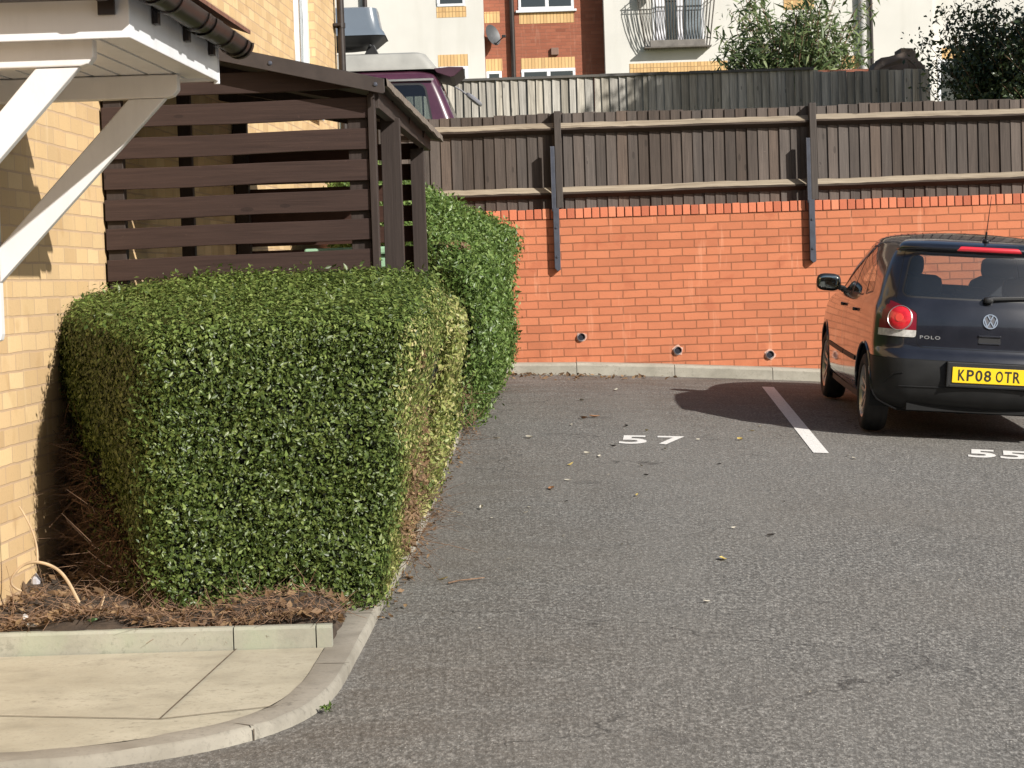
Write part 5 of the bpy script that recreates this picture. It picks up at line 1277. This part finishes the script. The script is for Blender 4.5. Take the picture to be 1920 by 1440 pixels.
# mirrors, handles, rub strips, aerial
for s in (-1, 1):
    m_ = MB(); m_.superell((s * .885, 2.44, 1.005), (.098, .060, .070), 3.2, 14); mi_ = m_.build('door_mirror', BLACK, car, local=True, smooth=True)
    m_ = MB(); m_.superell((s * .888, 2.385, 1.006), (.083, .008, .056), 3.5, 12); m_.build('mirror_glass', plain('mirror_glass', (.35, .38, .36), rough=.05, metal=1.0, var=.05), mi_, local=True, smooth=True)
    m_ = MB(); m_.bar((s * .80, 2.455, .965), (s * .74, 2.46, .955), .07, .045); m_.build('mirror_arm', BLACK, mi_, local=True, bevel=.01)
    for key, y in (('r', 1.16), ('f', 1.86)):
        h, n = side_x(y, .862, s); h2, n2 = side_x(y + .17, .855, s)
        m_ = MB(); m_.bar(h + n * .022, h2 + n2 * .022, .016, .026); m_.bar(h, h + n * .022, .02, .024); m_.bar(h2, h2 + n2 * .022, .02, .024); m_.build('door_handle', PAINT, doors[(s, key)], local=True, bevel=.005)
    for key, y0, y1 in (('r', 1.05, 1.655), ('f', 1.69, 2.69)):
        m_ = MB(); pts = [side_x(y, .50, s)[0] for y in np.linspace(y0, y1, 10)]
        for a, c in zip(pts[:-1], pts[1:]): m_.bar(a, c, .018, .034)
        m_.build('rub_strip', TRIM, doors[(s, key)], local=True, bevel=.002)
    m_ = MB(); pts = [side_x(y, .235, s)[0] for y in np.linspace(1.03, 2.72, 12)]
    for a, c in zip(pts[:-1], pts[1:]): m_.bar(a, c, .02, .06)
    m_.build('sill', TRIM, car, local=True)
m_ = MB(); h, i1 = side_x(.30, .80, -1)[:2]
m_ = MB(); hz = bvh.ray_cast(Vector((-.0, .47, 3)), Vector((0, 0, -1)))[0]
m_.superell((0, .47, hz.z + .006), (.022, .045, .016), 2.5, 8); m_.tube([(0, .475, hz.z + .012), (0, .452, hz.z + .07)], [.009, .007], 8); m_.tube([(0, .452, hz.z + .07), (0, .36, hz.z + .33)], [.0035, .002], 6); m_.build('aerial', BLACK, car, local=True, smooth=True)
bm.free()

# ------------------------------------------------------------------ camper van on the upper level
vz0 = 2.375
VX, VY = -.42, 24.6
van = empty('camper_van', (VX, VY + .84, vz0), 'purple camper van with a pale grey raised roof standing beyond the lower fence', 'van')
van.rotation_euler = (0, 0, R_(90))     # forward is local +y -> world -x
vtab = [(.30, .10, 4.50, .78, .10, .3), (.45, .02, 4.55, .82, .12, .35), (.70, .0, 4.55, .835, .12, .35), (.95, .02, 4.50, .84, .12, .35), (1.05, .035, 4.30, .838, .12, .3), (1.15, .055, 4.05, .825, .12, .3), (1.30, .11, 3.85, .80, .11, .25), (1.50, .19, 3.55, .765, .10, .25), (1.64, .25, 3.35, .735, .10, .25), (1.70, .29, 3.25, .71, .10, .25), (1.735, .36, 3.1, .66, .12, .25), (1.755, .46, 2.95, .58, .15, .2), (1.762, .6, 2.8, .4, .15, .2)]
bm = shell(vtab, np.unique(np.concatenate([np.linspace(.30, 1.66, 40), np.linspace(1.66, 1.762, 14)])), bow=.05, bowl=1.0, taper=.03, fbow=.15)
for yc in (.85, 3.75): region_cut(bm, [(yc + .34 * math.cos(a), .34 + .34 * math.sin(a)) for a in np.linspace(0, 2 * math.pi, 25)[:-1]], 'x', lambda c, n: abs(c.x) > .5, 50)
vs_ = lambda c, n: abs(n.x) > .4
region_cut(bm, rounded([(.345, 1.02), (1.55, 1.02), (1.55, 1.585), (.44, 1.585)], .07, 4), 'x', vs_, 20, .022, 21)
region_cut(bm, rounded([(1.68, 1.02), (2.55, 1.02), (2.50, 1.585), (1.68, 1.585)], .06, 3), 'x', vs_, 20, .02, 21)
region_cut(bm, rounded([(2.66, 1.02), (3.70, 1.02), (3.20, 1.56), (2.66, 1.585)], .06, 3), 'x', vs_, 20, .02, 21)
region_cut(bm, rounded([(-.66, 1.02), (.66, 1.02), (.58, 1.57), (-.58, 1.57)], .08, 4), 'y', lambda c, n: n.y < -.2 and c.y < .5, 22, .02, 21)
region_cut(bm, rounded([(-.68, 1.05), (.68, 1.05), (.58, 1.58), (-.58, 1.58)], .08, 4), 'y', lambda c, n: n.y > .2 and c.y > 2, 22, .02, 21)
VPAINT = carpaint('purple_van_paint', (.052, .014, .029), rough=.3)
VGL = glass('van_glass', (.52, .58, .58), base=.05)
VL = bm.faces.layers.int['reg']
for f in bm.faces:
    c = f.calc_center_median()
    if f[VL] == 20: f[VL] = 30 + (3 if c.x > 0 else 0) + (0 if c.y < 1.6 else 1 if c.y < 2.6 else 2)
    if f[VL] == 22: f[VL] = 40 if c.y < 1 else 41
extract(bm, {0}, 'body', VPAINT, van); extract(bm, {21}, 'window_seal', BLACK, van)
for r in range(30, 36): extract(bm, {r}, 'side_window', VGL, van)
extract(bm, {40}, 'rear_window', VGL, van); extract(bm, {41}, 'windscreen', VGL, van)
bm.free()
m_ = MB(); m_.box(-.76, .76, .3, 4.3, .28, .34); m_.box(-.68, .68, .5, .8, .34, 1.12); m_.box(-.70, .70, 1.5, 1.8, .34, 1.2); m_.build('interior', SEAT, van, local=True)
m_ = MB(); m_.bar((.735 + .012, .33, 1.640), (.735 + .012, 2.6, 1.640), .02, .022); m_.bar((-.747, .33, 1.640), (-.747, 2.6, 1.640), .02, .022); m_.build('drip_rail', SILVER, van, local=True)
POP = plain('pale_grey_roof', (.30, .295, .272), rough=.6, var=.12, vscale=5)
m_ = MB(); lo = rounded([(-.64, .30), (.64, .30), (.64, 2.95), (-.64, 2.95)], .12, 4); hi = rounded([(-.56, .42), (.56, .42), (.56, 2.85), (-.56, 2.85)], .12, 4); k = len(lo)
m_.add([(u, v, 1.765) for u, v in lo] + [(u * 1.0, v, 1.79) for u, v in lo] + [(u, v, 1.945) for u, v in hi] + [(u * .9, .42 + (v - .42) * .95 + .06, 1.965) for u, v in hi], [(r * k + i, r * k + (i + 1) % k, (r + 1) * k + (i + 1) % k, (r + 1) * k + i) for r in range(3) for i in range(k)] + [tuple(range(3 * k, 4 * k))])
pop = m_.build('raised_roof', POP, van, local=True, smooth=True, angle=35)
# worn raised marks along the side of the raised roof
m_ = MB(); y = .62
for i, wd in enumerate((.04, .07, .05, .06, .03, .07, .05, .07, .05)):
    m_.bar((.612 + .002, y, 1.835 - .004 * (i % 2)), (.612 + .002, y + wd * .8, 1.838), .008, .020 + .01 * (i % 3)); y += wd + .035
m_.build('worn_relief', plain('worn_relief_grey', (.25, .245, .225), rough=.6, var=.1), pop, local=True)
m_ = MB(); sp_ = [(.33, 1.772), (.16, 1.785), (.005, 1.778), (.0, 1.768), (.11, 1.678), (.15, 1.672), (.30, 1.728)]
m_.prism(sp_, lambda u, v, h: (h, u, v), -.60, .60); m_.build('spoiler', plain('faded_purple_plastic', (.050, .016, .030), rough=.55, var=.2), van, local=True, bevel=.012)
m_ = MB(); m_.tube([(.55, .17, 1.69), (.56, .05, 1.62), (.56, -.03, 1.55)], .010, 8); m_.superell((.56, -.09, 1.51), (.10, .115, .032), 3, 8, rot=Matrix.Rotation(R_(40), 3, 'X')); m_.build('rear_view_mirror', plain('grey_mirror', (.20, .20, .22), rough=.35, var=.1), van, local=True, smooth=True)
for s in (-1, 1):
    m_ = MB(); m_.box(s * .80 - .03, s * .80 + .03, .05, .12, .80, 1.05); m_.build('tail_lamp', LRED, van, local=True, bevel=.01)
for yc in (.85, 3.75):
    for s in (-1, 1):
        m_ = MB(); m_.lathe([(.0, .085), (.2, .085), (.22, .095), (.31, .08), (.325, .04), (.325, -.09), (.0, -.09)], lambda u, v, h: (s * .72 + h * s, yc + u, .325 + v), 40); m_.build('wheel', RUBBER, van, local=True, smooth=True, angle=35)
# roof bars and roof box
m_ = MB()
for y in (1.02, 2.2):
    m_.tube([(-.60, y, 2.045), (.60, y, 2.045)], .016, 8)
    for s in (-1, 1): m_.prism([(-.09, 1.955), (.07, 1.955), (.02, 2.05), (-.04, 2.06)], lambda u, v, h: (h, y + u, v), s * .50 - .03, s * .50 + .03)
m_.build('roof_bar', BLACK, van, local=True, bevel=.006)
rb = empty('roof_box', (VX - 1.8, VY + .84, vz0 + 2.06), 'blue-grey plastic roof box carried on the purple camper van', 'roof box')
rb.rotation_euler = (0, 0, R_(90))
BOXM = plain('blue_grey_box', (.125, .152, .185), rough=.3, var=.06, vscale=4, coat=.3)
def boxring(x0, x1, y0, y1, z, r): return [(u, v, z) for u, v in rounded([(x0, y0), (x1, y0), (x1, y1), (x0, y1)], r, 5)]
m_ = MB(); rr = [boxring(-.40, .40, -.94, 1.0, .125, .12), boxring(-.385, .385, -.92, .99, .17, .12), boxring(-.365, .365, -.885, .97, .21, .12), boxring(-.345, .345, -.855, .93, .36, .12), boxring(-.33, .33, -.845, .85, .435, .12), boxring(-.25, .25, -.78, .70, .455, .12)]; k = len(rr[0])
m_.add([p for r in rr for p in r], [(a * k + i, a * k + (i + 1) % k, (a + 1) * k + (i + 1) % k, (a + 1) * k + i) for a in range(len(rr) - 1) for i in range(k)] + [tuple(range((len(rr) - 1) * k, len(rr) * k))]); m_.build('lid', BOXM, rb, local=True, smooth=True, angle=50)
m_ = MB(); rr = [boxring(-.395, .395, -.93, .99, .124, .12), boxring(-.34, .34, -.82, .90, .03, .12), boxring(-.22, .22, -.60, .75, .0, .12)]
m_.add([p for r in rr for p in r], [(a * k + i, a * k + (i + 1) % k, (a + 1) * k + (i + 1) % k, (a + 1) * k + i) for a in range(2) for i in range(k)] + [tuple(range(2 * k, 3 * k))]); m_.build('tray', BLACK, rb, local=True, smooth=True, angle=50)

# ------------------------------------------------------------------ weathered upper fence
uf = empty('upper_fence', (2.5, 29.7, 2.6), 'weathered silver-grey board fence on the upper level behind the lower fence', 'fence')
def ufence(x0, x1, ztop, cap, slope=0.0):
    b = MB(); x = x0
    while x < x1:
        wd = .118 + random.uniform(-.006, .006); t0 = random.uniform(-.005, .005); z1 = ztop + random.uniform(-.012, .008) * (0 if cap else 1); ln = random.uniform(-.006, .006); wv = random.uniform(-.004, .004)
        p0 = [(x, 29.700 + t0), (x + wd, 29.728 + t0), (x + wd, 29.742 + t0), (x, 29.742 + t0)]; mid = [(u + ln + wv, v) for u, v in p0]; tp = [(u + ln * 2, v) for u, v in p0]
        zm = (2.45 + z1) / 2 + .4
        b.hexa([(u, v, 2.45) for u, v in p0], [(u, v, zm) for u, v in mid]); b.hexa([(u, v, zm + .0005) for u, v in mid], [(u, v, z1) for u, v in tp])
        x += .1075 + random.uniform(-.006, .006)
    b.build('boards', GREYW, uf)
    if cap:
        b = MB(); m_ = 8
        for i in range(m_): 
            xa, xb = x0 + (x1 - x0) * i / m_, x0 + (x1 - x0) * (i + 1) / m_
            b.box(xa, xb - .001, 29.68, 29.76, ztop + .001, ztop + .035 + random.uniform(-.004, .004))
        b.build('capping', GREYC, uf)
GREYC = wood('dark_grey_capping', (.06, .055, .05), (.15, .14, .125), 'x', var=.3)
ufence(-3.2, 1.93, 4.435, True); ufence(1.93, 4.115, 4.435, True); ufence(4.115, 5.62, 4.405, False)
for x in (-3.25, -.75, 1.90, 4.10, 5.62):
    b = MB(); b.box(x - .03, x + .03, 29.74, 29.82, 2.4, 4.40); b.build('post', GREYC, uf)
# red brick garden wall and the dark ruined stub behind that fence
gw = empty('garden_wall', (5, 30.8, 2.6), 'low red brick garden wall showing just above the grey fence', 'wall')
b = MB(); b.box(4.1, 5.5, 30.7, 30.9, 2.4, 4.515); b.build('brickwork', REDB, gw)
b = MB(); b.box(4.1, 5.5, 30.67, 30.93, 2.4, 4.455, 0); b.build('plinth', plain('pale_pink_plaster', (.55, .42, .36), rough=.9, var=.15, space='pos'), gw)
stub = MB(); o_ = [(4.79, 4.30), (4.81, 4.40), (4.93, 4.43), (5.00, 4.535), (5.06, 4.56), (5.06, 4.585), (5.16, 4.60), (5.30, 4.64), (5.31, 4.705), (5.465, 4.70), (5.47, 4.67), (5.495, 4.66), (5.50, 4.63), (5.525, 4.62), (5.53, 4.58), (5.555, 4.57), (5.56, 4.53), (5.585, 4.52), (5.59, 4.48), (5.62, 4.47), (5.63, 4.38), (5.66, 4.36), (5.70, 4.10), (5.70, 2.4), (4.79, 2.4)]
stub.prism(o_, lambda u, v, h: (u + .02 * math.sin(v * 30), h + .03 * math.sin(u * 17 + v * 11), v), 29.95, 30.45)
stub.add([(4.95, 29.90, 4.42), (5.30, 29.86, 4.56), (5.33, 29.90, 4.50), (5.05, 29.9, 4.40)], [(0, 1, 2, 3)]); stub.add([(5.36, 29.86, 4.56), (5.42, 29.86, 4.53), (5.52, 29.9, 4.42), (5.44, 29.9, 4.40)], [(0, 1, 2, 3)])
so_ = stub.build('wall_stub', brick('dark_old_brick', (.23, .18, .15), (.16, .13, .11), (.19, .165, .14), blotch=.5)); tag(so_, 'dark old brick stub with sloping stepped top behind the grey fence', 'wall stub')

# ------------------------------------------------------------------ apartment building
ap = empty('apartment_building', (2, 51, 3.2), 'cream rendered and red brick apartment block rising behind the upper fence', 'building')
Zb = 2.6
def abox(name, x0, x1, y0, y1, z0, z1, mat, bevel=0): m_ = MB(); m_.box(x0, x1, y0, y1, z0, z1); return m_.build(name, mat, ap, bevel=bevel)
m_ = MB(); m_.box(-16, -.36, 50.0, 60, Zb, 13); m_.box(2.31, 9.6, 50.0, 60, Zb, 13); m_.box(9.601, 22, 50.35, 60, Zb, 13); m_.build('rendered_wall', RENDER, ap)
m_ = MB(); m_.box(-.359, 2.309, 50.47, 58, Zb, 13); m_.build('brick_wall', REDB, ap)
m_ = MB(); m_.prism([(49.6, 13.002), (60.4, 13.002), (55, 16)], lambda u, v, h: (h, u, v), -16.4, 22.4); m_.build('roof', TILE, ap)
AGL = glass('flat_window_glass', (.35, .4, .42), base=.14)
DIM = plain('dim_room', (.06, .06, .065), rough=.9, var=.4, vscale=2)
def awin(x0, x1, z0, z1, y, mull, door=False):
    m_ = MB(); f = .06
    m_.box(x0, x1, y - .012, y + .05, z0, z0 + f); m_.box(x0, x1, y - .012, y + .05, z1 - f, z1); m_.box(x0, x0 + f, y - .012, y + .05, z0 + f, z1 - f); m_.box(x1 - f, x1, y - .012, y + .05, z0 + f, z1 - f)
    for mx in mull: m_.box(mx - .04, mx + .04, y - .012, y + .05, z0 + f, z1 - f)
    fr = m_.build('window', WHITE, ap, bevel=.008)
    m_ = MB(); m_.box(x0 + f, x1 - f, y - .004, y - .001, z0 + f, z1 - f)
    for mx in mull: pass
    m_.build('pane', AGL, fr)
    m_ = MB(); m_.box(x0 + f, x1 - f, y - .0005, y + .002, z0 + f, z1 - f); m_.build('dim_interior', DIM, fr)
    return fr
def lintel(x0, x1, z0, z1, y): m_ = MB(); m_.box(x0, x1, y - .006, y + .05, z0, z1); m_.build('lintel', SOLDIER, ap)
# brick recess windows
w1 = awin(.42, 1.66, 7.86, 9.0, 50.46, [1.06]); m_ = MB(); m_.box(.36, 1.72, 50.40, 50.465, 7.80, 7.855); m_.build('sill', WHITE, w1, bevel=.01)
lintel(.43, 1.66, 7.555, 7.795, 50.47)
lintel(.44, 1.65, 6.55, 6.79, 50.47); awin(.44, 1.65, 5.4, 6.545, 50.46, [1.05])
lintel(-.345, .0, 7.60, 7.85, 50.47); lintel(-.345, .02, 6.53, 6.80, 50.47); awin(-.345, 0.0, 5.4, 6.525, 50.46, [])
lintel(-1.40, -.74, 7.70, 7.93, 50.0); awin(-1.38, -.76, 7.94, 9.0, 49.99, []); lintel(-1.40, -.74, 6.62, 6.88, 50.0); awin(-1.38, -.76, 5.5, 6.615, 49.99, [])
m_ = MB(); m_.tube([(.27, 50.40, 3), (.27, 50.40, 12)], .055, 12); m_.build('downpipe', GUTTER, ap, smooth=True)
m_ = MB(); m_.tube([(-2.98, 49.93, 7.62), (-2.98, 49.93, 12)], .055, 12); m_.build('downpipe', GUTTER, ap, smooth=True)
m_ = MB(); m_.tube([(8.03, 49.92, 6), (8.03, 49.92, 12)], .085, 14); m_.build('downpipe', plain('pale_grey_pipe', (.40, .39, .37), rough=.5, var=.15), ap, smooth=True)
m_ = MB(); m_.tube([(8.22, 49.93, 6), (8.22, 49.93, 12)], .04, 10); m_.build('downpipe', GUTTER, ap, smooth=True)
m_ = MB(); m_.box(1.12, 1.29, 50.40, 50.468, 6.84, 7.0); m_.build('wall_vent', plain('brown_vent', (.20, .12, .09), rough=.7, var=.15), ap, bevel=.01)
# right rendered block
lintel(2.84, 5.02, 6.30, 6.545, 50.0); awin(2.9, 4.95, 5.2, 6.295, 49.99, [3.6, 4.3]); lintel(6.3, 6.98, 7.62, 7.90, 50.0); awin(6.3, 6.98, 7.91, 9, 49.99, []); lintel(7.55, 7.93, 6.28, 6.56, 50.0); lintel(9.85, 10.4, 6.45, 6.70, 50.35); awin(9.75, 10.5, 5.3, 6.445, 50.34, [])
fw_ = awin(3.38, 4.52, 6.88, 9.1, 49.99, [3.98]); 
m_ = MB()
for i, (xa, xb) in enumerate(((3.46, 3.66), (3.92, 4.06))): m_.box(xa, xb, 49.955, 49.975, 6.98, 9.0)
m_.build('white_curtain', plain('white_curtain', (.72, .72, .76), rough=.8, var=.08), fw_)
m_ = MB(); m_.box(4.12, 4.46, 49.955, 49.978, 6.98, 9.0); m_.build('grey_curtain', plain('grey_curtain', (.17, .20, .22), rough=.8, var=.2, vscale=30), fw_)
# bellied balcony railing
bal = empty('balcony_railing', (3.93, 49.8, 6.84), 'bellied wire balcony railing across the tall window of the cream block', 'railing')
IRON = plain('dull_iron', (.13, .115, .10), rough=.6, var=.25, metal=.3)
m_ = MB(); N_ = 24
def prof(u):   # depth and height of one bar, from top rail to curled foot
    return [(.34, 8.05), (.36, 7.9), (.33, 7.55), (.26, 7.15), (.19, 6.93), (.17, 6.87), (.13, 6.815), (.085, 6.82), (.08, 6.86)]
for i in range(N_ + 1):
    x = 3.16 + 1.5 * i / N_; k = (x - 3.91) / .75
    m_.tube([(3.91 + k * (.70 + .13 * (h - 6.82) / 1.2), 49.99 - d, h) for d, h in prof(0)], .009, 5, caps=False)
for s in (-1, 1):
    for d0 in (.04, .12, .22):
        m_.tube([(3.91 + s * (.70 + .16 * (h - 6.82) / 1.2), 49.99 - min(d, d0 + .02), h) for d, h in prof(0)[:6]], .009, 5, caps=False)
m_.tube([(3.05, 49.98, 8.02), (3.04, 49.66, 8.02), (4.78, 49.66, 8.02), (4.77, 49.98, 8.02)], .014, 6)
m_.tube([(3.06, 49.98, 7.93), (3.05, 49.66, 7.93), (4.77, 49.66, 7.93), (4.76, 49.98, 7.93)], .010, 6); m_.build('bars', IRON, bal, smooth=True)
m_ = MB(); m_.box(3.17, 4.65, 49.70, 49.985, 6.845, 6.875); m_.build('floor_plate', IRON, bal, bevel=.006)
m_ = MB(); m_.box(3.30, 4.52, 49.76, 49.90, 6.876, 7.02); tag(m_.build('planter_trough', plain('grey_trough', (.16, .145, .13), rough=.8, var=.3), None, bevel=.01), 'grey planting trough standing on the wire balcony railing', 'planter')
m_ = MB(); m_.lathe([(.0, 7.98), (.11, 7.98), (.14, 8.2), (.0, 8.2)], lambda u, v, h: (3.30 + u, 49.80 + v, h), 16); tag(m_.build('plant_pot', plain('dark_pot', (.03, .035, .03), rough=.7), None, smooth=True, angle=40), 'dark plant pot hanging at the left end of the balcony rail', 'pot')
# satellite dish
sd = empty('satellite_dish', (-.19, 50.25, 7.27), 'grey satellite dish on the red brick next to the cream corner', 'dish')
DISH = plain('grey_dish', (.065, .068, .072), rough=.5, var=.1)
dq = Vector((.72, -.62, .30)).to_track_quat('Z', 'Y').to_matrix(); dc = Vector((-.20, 50.15, 7.28))
m_ = MB(); m_.lathe([(.0, .0), (.10, .008), (.20, .035), (.245, .055), (.247, .05), (.20, .025), (.0, -.008)], lambda u, v, h: dc + dq @ Vector((u * .92, v * 1.0, h)), 30); m_.build('reflector', DISH, sd, smooth=True)
m_ = MB(); m_.tube([dc + dq @ Vector((0, -.22, .03)), dc + dq @ Vector((0, -.16, .32))], .012, 6); m_.tube([dc, Vector((-.26, 50.46, 7.22))], .022, 8); m_.build('arm', DISH, sd)
m_ = MB(); p_ = dc + dq @ Vector((0, -.15, .33)); m_.box(p_.x - .045, p_.x + .045, p_.y - .04, p_.y + .04, p_.z - .03, p_.z + .03); m_.build('receiver', BLACK, sd, bevel=.01)

# ------------------------------------------------------------------ shrubs and the tree of the upper level
def branch_paths(base, n, height, spread, rs):
    out = []
    for i in range(n):
        a = rs.uniform(0, 2 * math.pi); sp_ = spread * rs.uniform(.25, 1.0); h = height * rs.uniform(.65, 1.05); P_ = []
        for k in range(7):
            u = k / 6; P_.append(Vector((base[0] + math.cos(a) * sp_ * u ** 1.5 + rs.normal(0, .03), base[1] + math.sin(a) * sp_ * u ** 1.5 * .8 + rs.normal(0, .03), base[2] + h * (u - .18 * u * u * sp_ / spread))))
        out.append(P_)
    return out
def shrub(name, base, n, height, spread, leaf, ln, wd, per, mats, lab, seed, up=.1, size=.16, trunk=.018):
    rs = np.random.default_rng(seed); root = empty(name, base, lab, 'shrub')
    paths = branch_paths(base, n, height, spread, rs); m_ = MB(); LP = []
    for P_ in paths:
        m_.tube(P_, [trunk * (1 - .8 * i / 6) for i in range(7)], 6)
        for k in range(per):
            u = rs.uniform(.18, 1.0) * 5.999; i = int(u); p = P_[i].lerp(P_[i + 1], u - i)
            LP.append(np.array(p) + rs.normal(0, 1, 3) * size * (1.15 - .6 * u / 6))
    m_.build('stems', TWIG, root, smooth=True)
    LP = np.array(LP); c = np.array(base) + np.array([0, 0, height * .4]); nn = LP - c; nn /= np.linalg.norm(nn, axis=1)[:, None]
    V_, T_ = leaves(LP, nn, ln, wd, spread=1.3, up=up); fast_mesh('foliage', V_, T_, mats, root)
WILL = leafmat('long_green_leaf', [(0, (.045, .075, .025)), (.4, (.10, .145, .05)), (.75, (.20, .25, .10)), (1, (.33, .36, .17))], rough=.5, trans=.3)
DARKL = leafmat('shade_darkened_leaf', [(0, (.022, .036, .014)), (.5, (.055, .082, .032)), (.9, (.11, .135, .055)), (1, (.24, .16, .08))], rough=.4, trans=.12)  # dark leaf green, set deeper to stand in for shade on the bushes
shrub('leafy_shrub', (4.15, 32.3, 2.6), 110, 3.55, 1.22, None, .15, .030, 150, WILL, 'big light green long-leaved shrub above the grey fence', 5, up=-.25, size=.17)
shrub('dark_shrub', (6.12, 27.2, 2.45), 100, 2.75, 1.15, None, .060, .030, 300, DARKL, 'dark small-leaved shrub at the right end of the grey fence', 8, size=.16, trunk=.014)
shrub('dark_shrub', (6.75, 26.3, 2.45), 80, 2.5, 1.0, None, .060, .030, 300, DARKL, 'dark dense bush at the right edge over the lower fence', 9, size=.17, trunk=.014)
shrub('dry_weed', (1.05, 31.2, 2.6), 16, 2.15, .55, None, .05, .012, 22, LEAFB, 'wispy brown dry weeds rising above the grey fence before the red brick', 12, size=.05, trunk=.006)
# tree out of the frame to the right: its shade falls on the grey fence and the dark shrubs
tr = empty('garden_tree', (9.0, 25.2, 2.4), 'broad dark green tree beside the upper fence', 'tree')
rs = np.random.default_rng(21); m_ = MB()
m_.tube([(9.0, 25.2, 2.35), (8.95, 25.2, 3.6), (9.05, 25.1, 5.0), (9.0, 25.1, 6.6)], [.20, .17, .14, .08], 12)
CL = []
for i in range(46):
    c = np.array([rs.uniform(6.9, 11.2), rs.uniform(23.4, 26.6), rs.uniform(5.2, 8.9)]); k = ((c[0] - 9.1) / 2.4) ** 2 + ((c[1] - 25.0) / 1.9) ** 2 + ((c[2] - 7.0) / 2.0) ** 2
    if k > 1.15: continue
    CL.append(c); m_.tube([(9.0, 25.15, 4.2 + rs.uniform(0, 1.6)), tuple((np.array([9.0, 25.15, 5.6]) + c) / 2 + rs.normal(0, .12, 3)), tuple(c)], [.06, .035, .012], 6)
m_.build('trunk', TWIG, tr, smooth=True)
LP = np.concatenate([c + rs.normal(0, .38, (620, 3)) for c in CL]); V_, T_ = leaves(LP, rs.normal(0, 1, LP.shape), .16, .085, spread=1.2); fast_mesh('crown', V_, T_, DARKL, tr)

# ------------------------------------------------------------------ unseen brick house behind the camera, added to darken car reflections and sky fill
oh = empty('added_reflection_house', (3, -17, -1.6), 'unseen two-storey brick house added behind the camera to darken reflections', 'house')
DBR = brick('reflection_house_brick', (.40, .22, .12), (.33, .17, .09), (.28, .2, .14))
m_ = MB(); m_.box(-16, 24, -24, -17, -2.5, 4.6); m_.build('wall', DBR, oh)
m_ = MB(); m_.prism([(-24.5, 4.601), (-16.5, 4.601), (-20.5, 7.4)], lambda u, v, h: (h, u, v), -16.5, 24.5); m_.build('roof', TILE, oh)
for i in range(9):
    for z in (-.6, 2.2):
        x = -14 + 4.4 * i
        m_ = MB(); m_.box(x, x + 1.3, -16.998, -16.93, z, z + 1.25); wn = m_.build('window', WHITE, oh); m_ = MB(); m_.box(x + .07, x + 1.23, -16.929, -16.92, z + .07, z + 1.18); m_.build('pane', AGL, wn)
